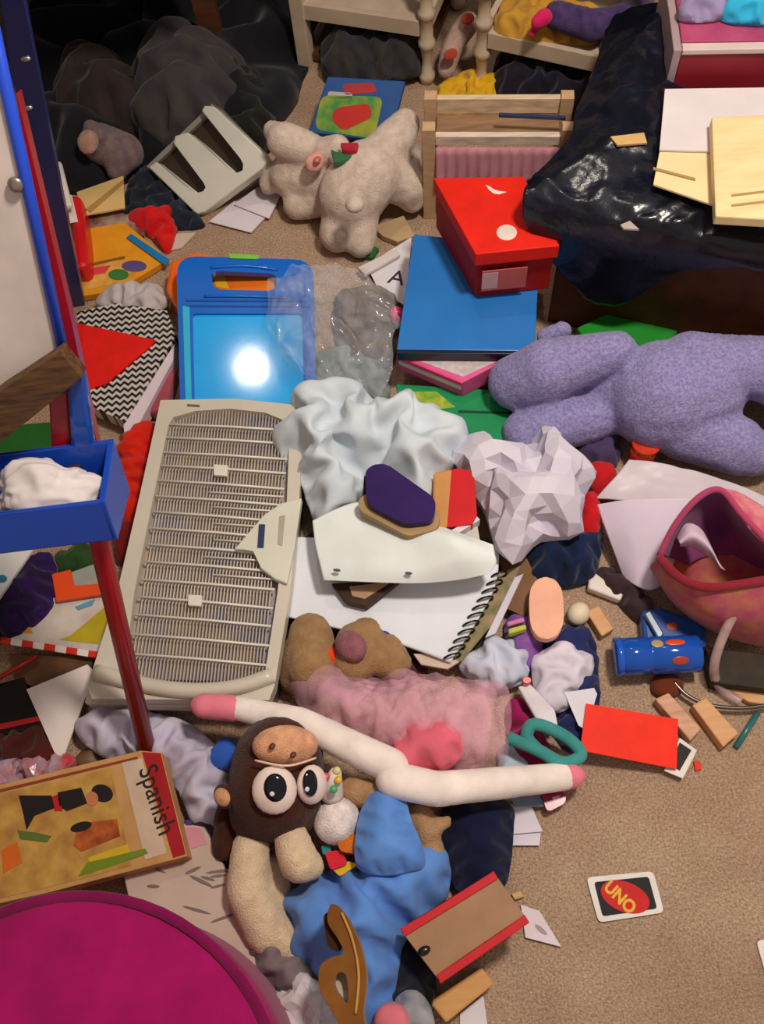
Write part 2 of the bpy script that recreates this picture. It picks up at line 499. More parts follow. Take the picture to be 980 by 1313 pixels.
hexa('shade_mattress', V((-1.48, 1.50, .585)), V((1.34, 0, 0)), V((0, .64, 0)), V((0, 0, .12)), mat('#2a2c44', 'cloth'), bev=.02, par=br)

# ------------------------------------------------ two small white shelf units with turned posts
M_SH = mat('#d3bfa6', 'plain', '#c4ae95')
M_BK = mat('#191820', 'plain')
def turned_post(par, p, h):
    pts = []; rr = []
    prof = [(0, .016), (.012, .021), (.02, .021), (.026, .014), (.05, .012), (.078, .016), (.083, .021), (.093, .021), (.098, .016), (.14, .016), (.145, .021), (.155, .021), (.16, .015),
            (.20, .014), (.205, .02), (.215, .02), (.22, .016), (.25, .016), (.28, .013), (.36, .016), (.37, .021), (.38, .016), (h, .016)]
    for z_, r_ in prof: pts.append(p + Z * z_); rr.append(r_)
    return tube('turned_post', pts, [x * .8 for x in rr], M_SH, seg=14, par=par)
def shelf_unit(a, b, lab, flat_left):
    d = (b - a); d.z = 0; L = d.length; d.normalize(); bk = V((-d.y, d.x, 0)); dp = .24
    a0 = V((a.x, a.y, 0))
    r = empty('shelf_unit', a0 + d * L / 2, lab=lab, cat='shelf', grp='small white shelf units by the back wall')
    for i, q in enumerate((a0, a0 + d * L, a0 + bk * dp, a0 + d * L + bk * dp)):
        if flat_left and i == 0:
            hexa('flat_post', q - d * .014 - bk * .014, d * .028, bk * .028, Z * .46, M_SH, par=r)
        else: turned_post(r, q, .46)
    for z_ in (.008, .120, .43):
        hexa('shelf_board', a0 + Z * z_ + d * .012, d * (L - .024), bk * dp, Z * .014, M_SH if z_ > .1 else M_DW, par=r)  # lowest board darkened: the shade inside the shelf put into its colour
    for z_ in (.105, .42):
        hexa('front_rail', a0 + Z * z_ - bk * .010 + d * .012, d * (L - .024), bk * .012, Z * .032, M_SH, par=r)
        hexa('side_rail', a0 + Z * z_ + d * (L - .006), d * .012, bk * dp, Z * .032, M_SH, par=r)
        hexa('side_rail', a0 + Z * z_ - d * .006, d * .012, bk * dp, Z * .032, M_SH, par=r)
    hexa('back_panel', a0 + bk * (dp + .016) + Z * .03, d * L, bk * .006, Z * .42, M_BK, par=r)  # near-black panel paints in the dark of the shelf's inside
    return a0, d, bk, L
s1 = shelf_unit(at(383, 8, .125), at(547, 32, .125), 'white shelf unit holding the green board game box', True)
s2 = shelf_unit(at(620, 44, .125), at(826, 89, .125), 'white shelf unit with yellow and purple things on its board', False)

# things on the shelves
gp = at(460, 178, 0.0)
GN = V((-.05, -.62, .78)).normalized(); GPL = (at(455, 180, .03), GN)
gb = slab('board_game_box', [(420, 98), (520, 104), (500, 182), (396, 170)], GPL, .03, mat('#1d4f8f', 'card'), .002,
          lab='blue and green board game box with a red picture, leaning in the shelf', cat='box')
print_on('cover_picture', rrect([(412, 122), (492, 124), (480, 178), (403, 166)], 12), GPL, mat('#2f8a3c', 'card', '#a7a52c', 30), gb)
print_on('cover_picture', rrect([(430, 138), (474, 132), (478, 150), (440, 168), (424, 152)], 8), lift(GPL, .0009), mat('#c2261c', 'card'), gb)
print_on('cover_title', rrect([(440, 108), (478, 106), (484, 118), (442, 122)], 4), GPL, mat('#b02a2a', 'card'), gb)
print_on('cover_title', rrect([(421, 117), (452, 119), (452, 127), (420, 126)], 3), GPL, mat('#b8b0a4', 'card'), gb)
heap('yellow_cloth', [(556, 118), (590, 100), (640, 102), (652, 128), (610, 142), (560, 140)], .0, .04, mat('#d9a91a', 'cloth'), seed=3, fr=22,
     lab='yellow cloth crumpled under the two white shelf units', cat='cloth')
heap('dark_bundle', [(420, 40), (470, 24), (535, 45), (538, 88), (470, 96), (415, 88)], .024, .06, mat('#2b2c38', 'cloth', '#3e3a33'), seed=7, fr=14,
     lab='dark cloth bundle filling and darkening the left white shelf', cat='cloth')  # dark contents fill the shelf in place of shade
plush('soft_toy', [((600, 30, .09, 15), (580, 60, .06, 14)), ((580, 60, .06, 14), (572, 90, .04, 12))], mat('#a58a80', 'fur', '#c9a796'),
      lab='pale soft toy with a red ear between the two white shelves', cat='soft toy')
SO = bpy.data.objects['soft_toy']
ell('ear', at(600, 24, .12), (.014, .012, .008), mat('#b04028', 'fur'), par=SO)
ell('ear', at(578, 70, .085), (.016, .012, .008), mat('#b04028', 'fur'), par=SO)
heap('yellow_blanket', [(634, 34), (650, 2), (710, -6), (770, 20), (766, 52), (720, 52), (660, 46)], .135, .03, mat('#cf9a3a', 'cloth'), seed=5, fr=20,
     lab='folded mustard yellow cloth on the right white shelf', cat='cloth')
plush('soft_toy', [((715, 20, .185, 18), (760, 34, .175, 20)), ((760, 34, .175, 20), (795, 22, .18, 16))], mat('#5a4276', 'fur', '#3d3058'),
      lab='dark purple soft toy lying on the right white shelf', cat='soft toy')
plush('pink_ribbon', [((698, 22, .20, 11), (690, 28, .195, 10)), ((692, 28, .19, 6), (682, 44, .17, 5))], mat('#d8215f', 'cloth'), voxel=.004, fuzz=.0006,
      lab='hot pink ribbon bow on the yellow cloth', cat='ribbon')
heap('purple_cloth', [(770, 62), (800, -4), (840, -10), (835, 30), (816, 78)], .135, .05, mat('#5b5168', 'cloth'), seed=9, fr=18,
     lab='greyish purple cloth hanging at the right end of the white shelf', cat='cloth')

heap('shade_bundle', [(640, 70), (700, 78), (770, 100), (780, 135), (700, 140), (640, 120)], .024, .06, mat('#15182c', 'cloth', '#241a20'), seed=27, fr=16,
     lab='very dark navy bundle added to darken the space under the right shelf board', cat='cloth')  # added dark filling, stands in for shade below the board
# ------------------------------------------------ heap in the dark corner
heap('shade_blanket', [(40, 225), (30, 60), (80, -40), (250, -50), (400, -40), (392, 90), (350, 165), (250, 190), (150, 235), (90, 245)], .0, .03, mat('#14141c', 'cloth', '#1c1a20'), seed=10, fr=7, amp=.008, K=26, N=110,
     lab='black blanket added over the floor to darken the dark corner', cat='blanket')  # added black sheet, darkens the floor where the deck's shade falls short
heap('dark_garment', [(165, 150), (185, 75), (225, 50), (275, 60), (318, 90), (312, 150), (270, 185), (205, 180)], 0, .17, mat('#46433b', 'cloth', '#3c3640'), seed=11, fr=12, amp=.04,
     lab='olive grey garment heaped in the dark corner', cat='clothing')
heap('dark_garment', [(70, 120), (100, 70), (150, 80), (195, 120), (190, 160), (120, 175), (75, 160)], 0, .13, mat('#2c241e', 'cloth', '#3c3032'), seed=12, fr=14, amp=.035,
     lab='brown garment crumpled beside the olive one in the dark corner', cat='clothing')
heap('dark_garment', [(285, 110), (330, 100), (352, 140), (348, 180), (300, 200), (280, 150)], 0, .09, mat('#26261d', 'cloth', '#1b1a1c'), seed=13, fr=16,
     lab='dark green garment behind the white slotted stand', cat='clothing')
tdy = plush('soft_toy', [((130, 185, .06, 26), (160, 195, .05, 24)), ((160, 195, .05, 24), (150, 218, .03, 15)), ((118, 182, .08, 16), (106, 190, .05, 12)), ((125, 172, .1, 12), (115, 162, .1, 9))],
            mat('#6d5a66', 'fur', '#85726a'), lab='dusty purple soft toy with pinkish face in the dark corner', cat='soft toy')
ell('face', at(113, 182, .105), (.022, .020, .012), mat('#b08a78', 'fur'), par=tdy, n=V((-.2, -.6, .8)))
slab('blue_booklet', [(140, 218), (175, 208), (182, 216), (148, 226)], .012, .012, mat('#2b4f8a', 'card'), .001, lab='small blue booklet under the dusty purple soft toy', cat='book')
heap('black_garment', [(160, 262), (170, 232), (200, 215), (240, 262), (262, 288), (215, 292), (170, 285)], 0, .03, mat('#1e2430', 'cloth'), seed=15, fr=20,
     lab='black and navy garment under the white slotted stand', cat='clothing')

# ------------------------------------------------ white slotted stand
SPL = (at(265, 205, .075), V((-.30, -.55, .78)).normalized())
st = empty('slotted_stand', at(255, 275, 0), lab='white plastic stand with two long slots, tipped on its side', cat='stand')
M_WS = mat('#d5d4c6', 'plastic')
E_out = [(190, 214), (200, 207), (244, 246), (252, 250), (262, 247), (266, 240), (262, 232), (222, 184), (224, 174), (240, 169), (256, 182), (294, 220), (304, 224), (313, 220), (314, 210), (310, 202), (258, 142), (262, 135), (274, 136), (338, 196), (342, 208), (336, 216), (262, 272), (252, 275)]
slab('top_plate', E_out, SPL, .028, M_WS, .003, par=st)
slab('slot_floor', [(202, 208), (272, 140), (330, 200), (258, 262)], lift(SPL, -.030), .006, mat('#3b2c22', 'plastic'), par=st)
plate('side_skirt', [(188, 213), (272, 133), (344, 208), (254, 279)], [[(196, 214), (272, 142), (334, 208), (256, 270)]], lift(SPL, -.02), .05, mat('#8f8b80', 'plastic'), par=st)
for k_, q in enumerate(([(268, 284), (300, 258), (356, 262), (322, 298)], [(300, 262), (330, 240), (362, 246), (345, 280)])):
    slab('paper_sheet', [(x, y) for x, y in q], .006 + .004 * k_, .002, mat('#d8d0d6', 'paper'),
         lab=('white sheet of paper lying below the slotted stand', 'second paper sheet tucked between slotted stand and white teddy')[k_], cat='paper', grp='papers by the slotted stand')

# ------------------------------------------------ pale teddies
M_PT = mat('#dbcabb', 'fur', '#c6b09f')
td = plush('teddy_bear', [((365, 180, .13, 24), (410, 200, .10, 24)), ((375, 225, .06, 30), (420, 232, .07, 26)), ((358, 172, .12, 15), (350, 168, .12, 14)), ((350, 225, .05, 18), (346, 235, .04, 15)),
                          ((395, 262, .03, 19), (380, 264, .03, 18)), ((395, 262, .03, 19), (430, 255, .05, 20)), ((420, 195, .12, 20), (432, 190, .13, 18))], M_PT,
           lab='cream teddy bear with pinkish muzzle lying on its back by the shelf', cat='teddy bear')
ell('muzzle', at(404, 207, .135), (.020, .016, .013), mat('#e3a493', 'fur'), par=td, n=V((0, -.4, .9)))
ell('nose', at(407, 205, .150), (.008, .006, .005), mat('#b86a5c', 'plastic'), par=td)
ell('inner_ear', at(362, 166, .150), (.015, .013, .008), mat('#caa097', 'fur'), par=td)
slab('bow', [(424, 190), (438, 198), (448, 188), (452, 200), (438, 206), (428, 208)], .155, .012, mat('#3a6a42', 'cloth'), .003, par=td)
slab('bow', [(436, 182), (460, 182), (458, 192), (440, 192)], .165, .012, mat('#b02436', 'cloth'), .003, par=td)
td2 = plush('teddy_bear', [((470, 225, .10, 44), (452, 250, .08, 44)), ((505, 180, .12, 26), (520, 160, .12, 20)), ((490, 200, .11, 30), (510, 175, .12, 26)), ((440, 275, .05, 27), (432, 300, .035, 24)),
                           ((465, 285, .05, 22), (462, 312, .03, 19)), ((500, 225, .08, 34), (522, 240, .06, 26)), ((520, 200, .08, 22), (528, 255, .04, 18))], M_PT,
            lab='large cream teddy bear face down on the carpet before the shelf', cat='teddy bear')
ell('tail', at(455, 262, .155), (.016, .016, .012), M_PT, par=td2)
slab('brown_booklet', [(478, 290), (518, 276), (532, 302), (510, 310), (490, 302)], .014, .012, mat('#b69a76', 'card'), .001, lab='tan booklet under the large cream teddy', cat='book')
slab('green_booklet', [(462, 308), (486, 318), (478, 330), (455, 328)], .010, .009, mat('#2c6a3a', 'card'), .001, lab='small green booklet poking out beside the cream teddy foot', cat='book')
ca = slab('letter_card', [(470, 340), (528, 304), (520, 392), (486, 372)], .012, .003, mat('#dcd7dd', 'paper'), lab='white card printed with a letter A beside the blue binder', cat='card')
text('letter_print', 'A', (496, 362), (517, 366), .012, mat('#3a3440', 'paper'), ca)
slab('rolled_paper', [(458, 342), (508, 318), (514, 326), (468, 352)], .022, .009, mat('#d8cfcb', 'paper'), .003, lab='rolled paper strip lying on the letter card', cat='paper')

# ------------------------------------------------ little doll bench with pink skirt
M_TN = mat('#c09a72', 'wood', '#d0ad86')
bl, brp = at(550, 180, .17), at(727, 180, .17)
d = (brp - bl); d.z = 0; L = d.length; d.normalize(); bk = V((-d.y, d.x, 0))
bl0 = V((bl.x, bl.y, 0))
db = empty('doll_bench', bl0 + d * L / 2, lab='small tan wooden doll bench with a pink fabric skirt behind the red shoebox', cat='doll furniture')
for q in (bl0, bl0 + d * L, bl0 + bk * .075, bl0 + d * L + bk * .075):
    hexa('leg', q - d * .011 - bk * .011, d * .022, bk * .022, Z * .20, M_TN, par=db)
hexa('front_rail', bl0 + d * .011 - bk * .006 + Z * .165, d * (L - .022), bk * .012, Z * .018, mat('#ddc9b3', 'wood'), par=db)
hexa('back_rail', bl0 + d * .011 + bk * .070 + Z * .165, d * (L - .022), bk * .012, Z * .030, mat('#d6bd9d', 'wood'), par=db)
hexa('seat_board', bl0 + d * .011 + bk * .006 + Z * .155, d * (L - .022), bk * .064, Z * .010, mat('#8d6a4c', 'wood'), par=db)
hexa('lower_rail', bl0 + d * .011 - bk * .006 + Z * .03, d * (L - .022), bk * .012, Z * .02, M_TN, par=db)
vs_, fs = [], []
NN = 60
for i in range(NN + 1):
    for j in range(6):
        t = i / NN; w = .004 * sin(t * 70) * (j / 5 + .2)
        vs_.append(bl0 + d * (.012 + (L - .024) * t) + bk * (-.010 - w - .008 * j / 5) + Z * (.163 - .075 * j / 5 + .003 * sin(t * 31) * (j == 5)))
for i in range(NN):
    for j in range(5): fs.append((i * 6 + j, i * 6 + j + 1, (i + 1) * 6 + j + 1, (i + 1) * 6 + j))
sk = mk('fabric_skirt', vs_, fs, mat('#c98b98', 'cloth'), True, par=db)
sk.modifiers.new('t', 'SOLIDIFY').thickness = .002
slab('blue_pencil', [(640, 144), (726, 148), (726, 151), (640, 147)], .201, .006, mat('#26335e', 'plastic'), .001, lab='thin dark pencil lying along the doll bench rail', cat='pencil')

# ------------------------------------------------ trunk with black bag and what lies on it
TB = at(702, 412, 0)
d = V((cos(radians(25)), -sin(radians(25)), 0)); bk = V((-d.y, d.x, 0)); TD = .46
TH_ = .25
tk = empty('cardboard_box', TB + d * .35, lab='large dark brown cardboard box under the black plastic bag', cat='box')
M_CB = mat('#5e3520', 'card', '#4c2a18')
hexa('front_panel', TB, d * .75, bk * .006, Z * TH_, M_CB, par=tk)
hexa('side_panel', TB + bk * .006, d * .006, bk * TD, Z * TH_, M_CB, par=tk)
hexa('side_panel', TB + bk * .006 + d * .744, d * .006, bk * TD, Z * TH_, M_CB, par=tk)
hexa('back_panel', TB + bk * (TD + .006), d * .75, bk * .006, Z * TH_, M_CB, par=tk)
hexa('box_floor', TB + bk * .006 + d * .006, d * .738, bk * TD, Z * .006, M_CB, par=tk)
hexa('lid_flap', TB + bk * .006 + d * .006 + Z * (TH_ - .02), d * .738, bk * TD, Z * .006, M_CB, par=tk)
def tp(a, b, z_): return TB + d * a + bk * b + Z * z_
def patch3(name, grid, m, nu=64, nv=64, amp=.006, fr=12, seed=1, th=.001, **k):
    cols = [spline(r, nu) for r in grid]; vs_ = []
    for i in range(nu):
        for q in spline([c[i] for c in cols], nv):
            nvv = noise.noise_vector(q * fr + V((seed, 2, 7)))
            vs_.append(q + V((nvv.x * .5, nvv.y * .5, fold(q, fr, seed) + .3)) * amp)
    fs = [(i * nv + j, (i + 1) * nv + j, (i + 1) * nv + j + 1, i * nv + j + 1) for i in range(nu - 1) for j in range(nv - 1)]
    o = mk(name, vs_, fs, m, True, **k)
    if th: s = o.modifiers.new('thickness', 'SOLIDIFY'); s.thickness = th; s.offset = 0
    return o
M_BAG = mat('#0b0c14', 'bag', '#141726')
T = TH_ + .012
patch3('plastic_bag', [
    [tp(-.060, -.012, T - .035), tp(.03, -.030, T - .13), tp(.10, -.030, T - .165), tp(.22, -.022, T - .045), tp(.40, -.022, T - .035), tp(.60, -.022, T - .04), tp(.76, -.022, T - .05)],
    [tp(-.065, .000, T - .005), tp(.04, -.022, T - .03), tp(.14, -.022, T - .02), tp(.24, -.018, T - .008), tp(.40, -.018, T - .008), tp(.60, -.018, T - .01), tp(.76, -.018, T - .01)],
    [tp(-.060, .03, T + .008), tp(.05, .005, T + .016), tp(.14, .005, T + .018), tp(.24, .004, T + .012), tp(.40, .004, T + .012), tp(.60, .004, T + .01), tp(.76, .004, T + .01)],
    [tp(-.03, .12, T + .01), tp(.05, .10, T + .035), tp(.14, .10, T + .02), tp(.24, .10, T + .012), tp(.40, .10, T + .01), tp(.60, .10, T + .01), tp(.76, .10, T + .01)],
    [tp(-.03, .20, T + .01), tp(.05, .20, T + .04), tp(.12, .20, T + .02), tp(.24, .20, T + .012), tp(.40, .20, T + .01), tp(.60, .20, T + .01), tp(.76, .20, T + .01)],
    [tp(-.03, .33, T + .0), tp(.05, .34, T + .05), tp(.12, .34, T + .02), tp(.24, .34, T + .012), tp(.40, .34, T + .01), tp(.60, .34, T + .01), tp(.76, .34, T + .01)],
    [tp(-.03, .46, T - .02), tp(.05, .47, T + .01), tp(.12, .47, T), tp(.24, .47, T), tp(.40, .47, T), tp(.60, .47, T), tp(.76, .47, T - .01)]],
    M_BAG, 90, 90, amp=.013, fr=13, seed=4,
    lab='shiny black plastic bag draped over the brown cardboard box', cat='bag')
ZT = T + .052
wp = slab('paper_sheet', [(853, 114), (990, 112), (990, 196), (846, 192)], ZT, .003, mat('#dcd2d4', 'paper'), lab='large white paper sheet on top of the black bag', cat='paper')
en = slab('envelope', [(846, 194), (916, 196), (914, 262), (838, 236)], ZT - .004, .004, mat('#ecd4a2', 'paper'), .001, lab='cream envelope with a folded flap on the black bag', cat='envelope')
slab('flap_edge', [(838, 214), (892, 228), (892, 231), (838, 217)], ZT - .002, .002, mat('#a88b5c', 'paper'), par=en)
wpn = slab('wooden_board', [(913, 150), (1000, 146), (1004, 282), (918, 277)], ZT + .022, .016, mat('#f0d9a6', 'wood', '#e6c98f'), .002, lab='pale cream wooden board lying on white paper at right edge', cat='board')
for y_ in (246, 259):
    slab('groove_line', [(938, y_ + 3), (1000, y_ - 4), (1000, y_ - 1), (938, y_ + 6)], ZT + .0226, .001, mat('#b08f56', 'wood'), par=wpn)
slab('scrap', [(783, 175), (826, 170), (830, 183), (792, 186)], T + .052, .003, mat('#d2a96c', 'card'), lab='small tan cardboard scrap showing on the black bag', cat='scrap')
slab('scrap', [(796, 288), (808, 283), (820, 294), (800, 293)], T + .03, .003, mat('#b4a49c', 'card'), lab='tiny pale scrap at the front rim of the black bag', cat='scrap')
# red case with pink top
rc = empty('red_case', at(940, 112, ZT - .02), lab='dark red case with pink lid and pale trim behind the papers', cat='case')
A, B_ = at(862, 114, ZT - .02), at(1010, 112, ZT - .02); dd = (B_ - A).normalized(); bb = V((-dd.y, dd.x, 0)); LL = (B_ - A).length
hexa('case_front', A, dd * LL, bb * .012, Z * .06, mat('#8e1524', 'plain'), par=rc)
hexa('case_body', A + bb * .012, dd * LL, bb * .16, Z * .055, mat('#7a1422', 'plain'), par=rc)
hexa('case_trim', A + Z * .060 - bb * .003, dd * LL, bb * .016, Z * .008, mat('#d2bdb5', 'plain'), par=rc)
hexa('case_lid', A + Z * .058 + bb * .013, dd * LL, bb * .16, Z * .012, mat('#b4496e', 'plain', '#9a3260'), par=rc)
hexa('case_side', A - dd * .012 + bb * .0, dd * .012, bb * .17, Z * .066, mat('#a99296', 'plain'), par=rc)
heap('lilac_cloth', [(870, 18), (885, -12), (925, -14), (932, 16), (900, 24)], ZT + .052, .03, mat('#9487ae', 'cloth'), seed=21, fr=22, lab='lilac cloth on top of the red case', cat='cloth')
heap('cyan_cloth', [(925, 18), (940, -14), (995, -14), (996, 22), (960, 26)], ZT + .052, .035, mat('#34b3e0', 'cloth'), seed=22, fr=22, lab='bright cyan cloth on the red case at top right', cat='cloth')

# ================================================================== EASEL
LEAN = radians(26)
EO = at(196, 992, 0)
EV = V((0, sin(LEAN), cos(LEAN))); EN = V((0, -cos(LEAN), sin(LEAN))); EX = V((1, 0, 0))
def E(px, py, off=0.0): return at(px, py, (EO + EN * off, EN))
es = empty('easel', EO, lab='blue and red plastic childrens easel with white board and blue tray', cat='easel')
M_BL, M_NV, M_RD = mat('#1746b4', 'plastic'), mat('#182a78', 'plastic'), mat('#a51323', 'plastic')
# board
r0, r1 = E(-4, 88, .0), E(86, 497, .0)
tl = V((-.95, 0, 0))
def left(p, x): return V((x, p.y, p.z))
e_top = r0 + (r0 - r1) * .45
prism3('white_board', [left(e_top, -.95), e_top, r1, left(r1, -.95)], EN, .012, mat('#dccdc6', 'plain'), .002, par=es)
tube('frame_rail', [e_top + EX * .004, r1 + EX * .004], .0055, mat('#2350d8', 'plastic'), seg=12, par=es)
prism3('leg', [E(20, 120, -.016), E(22, 120, -.016), E(89, 400, -.016), E(128, 585, -.016), E(102, 585, -.016), E(70, 400, -.016)], EN, .016, M_RD, .002, par=es)
prism3('leg_sleeve', [E(84, 484, .006), E(108, 484, .006), E(122, 585, .006), E(92, 585, .006)], EN, .014, mat('#1b4aa8', 'gloss'), .004, par=es)
prism3('cross_brace', [E(62, 510, -.004), E(86, 500, -.004), E(92, 585, -.004), E(66, 585, -.004)], EN, .010, M_RD, .002, par=es)
c0, c1 = E(124, 680, -.005), EO
tube('leg', [c0 - (c1 - c0) * .25, c0, c1], [.0118, .0118, .0115], M_RD, seg=16, par=es)
ft = at(92, 394, 0); BN = V((0, -1.1, -.30)).normalized(); BPL = (ft, BN)
prism3('back_leg', [at(x_, y_, BPL) for x_, y_ in ((84, 392), (110, 396), (78, 240), (46, 80), (22, -60), (-10, -60), (12, 80), (46, 240))], BN, .025, M_NV, .003, par=es)
lfoot = V((-.80, EO.y, 0)); tube('leg', [lfoot, lfoot + EV * .34], .0118, M_RD, seg=16, par=es)
tube('frame_rail', [V((-.955, e_top.y, e_top.z)), V((-.955, r1.y, r1.z))], .0055, mat('#2350d8', 'plastic'), seg=12, par=es)
prism3('leg', [lfoot + EV * .30 - EX * .012, lfoot + EV * .30 + EX * .012, lfoot + EV * 1.0 + EX * .012, lfoot + EV * 1.0 - EX * .012], EN, .016, M_RD, .002, par=es)
lb = V((-.80, ft.y, 0)); lu = V((0, -.30, 1.1))
prism3('back_leg', [lb, lb + EX * .03, lb + EX * .03 + lu, lb + lu], BN, .025, M_NV, .003, par=es)
for k_, (bx, by) in enumerate(((33, 75), (36, 138), (38, 218))):
    ell('bolt', at(bx, by, lift(BPL, .001)), (.006, .003, .003), mat('#c9c3bd', 'metal'), n=BN, xdir=V((1, 0, 0)), par=es)
ell('board_knob', E(20, 237, .004), (.007, .007, .004), mat('#b0a49c', 'metal'), n=EN, par=es)
# tray
f_t, f_b, b_t = E(150, 640, .085), E(150, 692, .085), E(145, 562, .0)
vf_t = (f_t - EO).dot(EV); vf_b = (f_b - EO).dot(EV); vb_t = (b_t - EO).dot(EV); xr = (f_t - EO).dot(EX) - .012
def el(x, v, n_): return EO + EX * x + EV * v + EN * n_
ty = empty('tray', el(xr - .1, vf_b, .04), par=es)
TL_ = .55
hexa('tray_front', el(xr - TL_, vf_b, .080), EX * TL_, EV * (vf_t - vf_b), EN * .006, M_BL, .002, par=ty)
hexa('tray_bottom', el(xr - TL_, vf_b, .006), EX * TL_, EV * .005, EN * .076, M_BL, .001, par=ty)
hexa('tray_back', el(xr - TL_, vf_b, .0), EX * TL_, EV * (vb_t - vf_b), EN * .006, M_BL, .002, par=ty)
prism3('tray_end', [el(xr, vf_b, .086), el(xr, vf_t, .086), el(xr, vb_t, .0), el(xr, vf_b, .0)], EX, .006, M_BL, .001, par=ty)
zz_ = E(88, 596, .007)
hexa('tray_clip', zz_, EX * .012, EV * -.014, EN * .006, mat('#4a2a2a', 'plain'), par=ty)
# tissue in the tray
tq = el(xr - .070, vf_b + .008, .043)
vs_, fs = [], []
bm = bmesh.new(); bmesh.ops.create_icosphere(bm, subdivisions=5, radius=1)
for v in bm.verts:
    f_ = 1 + .45 * crush(v.co, .9, 3) + .06 * noise.noise(v.co * 6)
    v.co = tq + EX * v.co.x * f_ * .046 + EV * (v.co.z * f_ * .030 + .030) + EN * v.co.y * f_ * .026
bm_obj('tissue', bm, mat('#d9cfce', 'paper'), True, lab='crumpled white tissue lying in the blue easel tray', cat='tissue')
# brown plank on the board
pk = [E(78, 450, .03), E(107, 484, .03), E(0, 568, .03), E(-60, 610, .03), E(-60, 545, .03), E(0, 502, .03)]
prism3('wood_plank', pk, EN, .020, mat('#6b4726', 'wood', '#3f2814', 30), .002, lab='dark brown rough wooden plank leaning across the easel board', cat='plank')

# ================================================================== floor things left of the easel leg
eb = slab('picture_book', [(95, 296), (160, 285), (216, 332), (150, 372), (104, 380)], .016, .014, mat('#e2961e', 'card'), .001, lab='orange picture book with colourful print under the blue strip', cat='book')
print_on('cover_picture', [(105, 345), (150, 332), (186, 340), (160, 360), (110, 372)], .016, mat('#e6b45a', 'card', '#c98a30', 40), eb)
print_on('cover_picture', ellpx(152, 352, 13, 7), .0168, mat('#3c7a34', 'card'), eb)
print_on('cover_picture', ellpx(172, 341, 16, 7), .0168, mat('#5e4c80', 'card'), eb)
print_on('cover_picture', [(112, 344), (142, 340), (134, 350), (120, 352)], .0168, mat('#d4434c', 'card'), eb)
slab('spine_fold', [(105, 340), (160, 328), (160, 331), (105, 344)], .0175, .002, mat('#8a5a24', 'card'), par=eb)
slab('ruler', [(162, 304), (168, 299), (217, 332), (212, 340)], .021, .004, mat('#1f7cb8', 'plastic'), .001, lab='short blue plastic strip lying on the orange picture book', cat='ruler')
ge = slab('paper_bag', [(98, 246), (158, 225), (160, 266), (140, 270), (106, 276)], .03, .004, mat('#d9b878', 'paper'), .001, lab='crumpled tan paper bag behind the blue easel leg', cat='paper bag')
slab('bag_fold', [(110, 268), (158, 230), (159, 234), (116, 272)], .032, .002, mat('#b08a52', 'paper'), par=ge)
slab('magazine', [(104, 282), (160, 268), (186, 300), (160, 310), (110, 300)], .012, .004, mat('#b8a28e', 'paper', '#6a4030', 25), lab='brown and beige magazine above the orange picture book', cat='magazine')
rb = slab('red_bottle', [(88, 248), (104, 250), (110, 300), (112, 340), (96, 345)], .055, .05, mat('#d31b22', 'plastic'), .010, lab='red plastic bottle with white label beside the easel leg', cat='bottle')
print_on('bottle_label', [(84, 250), (92, 250), (100, 284), (90, 286)], .055, mat('#e0cfca', 'paper'), rb)
slab('marker_pen', [(66, 206), (78, 206), (92, 262), (82, 264)], .08, .012, mat('#e3d9d2', 'plastic'), .004, lab='white marker pen standing by the blue easel leg', cat='pen')
heap('red_cloth', [(164, 282), (185, 270), (226, 272), (222, 310), (212, 322), (196, 306)], 0, .035, mat('#cf1717', 'cloth'), seed=31, fr=22, lab='bright red cloth scrap between slotted stand and picture book', cat='cloth')
slab('paper_scrap', [(218, 300), (252, 298), (232, 318), (212, 322)], .004, .003, mat('#c9b7a8', 'paper'), lab='small beige paper scrap beside the bright red cloth', cat='paper')
heap('grey_cloth', [(126, 382), (160, 366), (200, 366), (215, 385), (190, 402), (140, 400)], .02, .035, mat('#a9a1a0', 'cloth', '#cfc5c4'), seed=32, fr=20, lab='light grey cloth crumpled above the zigzag notebook', cat='cloth')
# zigzag notebook
zn = slab('notebook', [(98, 400), (150, 388), (214, 398), (226, 430), (160, 540), (112, 520)], .045, .03, zigzag_mat(), .001, lab='notebook with black and white zigzag cover', cat='notebook')
slab('page_block', [(158, 545), (224, 440), (222, 462), (170, 558), (160, 560)], .040, .030, mat('#d9c8d0', 'paper'), .001, par=zn)
slab('red_card', [(98, 414), (200, 436), (190, 446), (136, 492), (108, 500)], .049, .003, mat('#dd1a12', 'card'), lab='plain red card lying on the zigzag notebook', cat='card')
heap('red_fabric', [(150, 580), (172, 550), (200, 545), (196, 600), (180, 660), (158, 672), (146, 630)], 0, .06, mat('#d3230f', 'cloth'), seed=33, fr=20, lab='bright orange red fabric bunched between blue tray and grille', cat='cloth')
heap('maroon_fabric', [(148, 680), (170, 668), (184, 690), (170, 725), (150, 720)], 0, .03, mat('#6a1618', 'cloth'), seed=34, fr=20, lab='dark maroon cloth beside the easel tray end', cat='cloth')
slab('green_book', [(-20, 548), (70, 540), (80, 585), (-20, 600)], .03, .03, mat('#1f5a1f', 'card'), .002, lab='dark green book behind the easel tray', cat='book')
slab('pink_case', [(186, 480), (226, 470), (214, 520), (192, 530)], .03, .03, mat('#a04a58', 'cloth'), .006, lab='dusky pink pouch beside the zigzag notebook', cat='pouch')
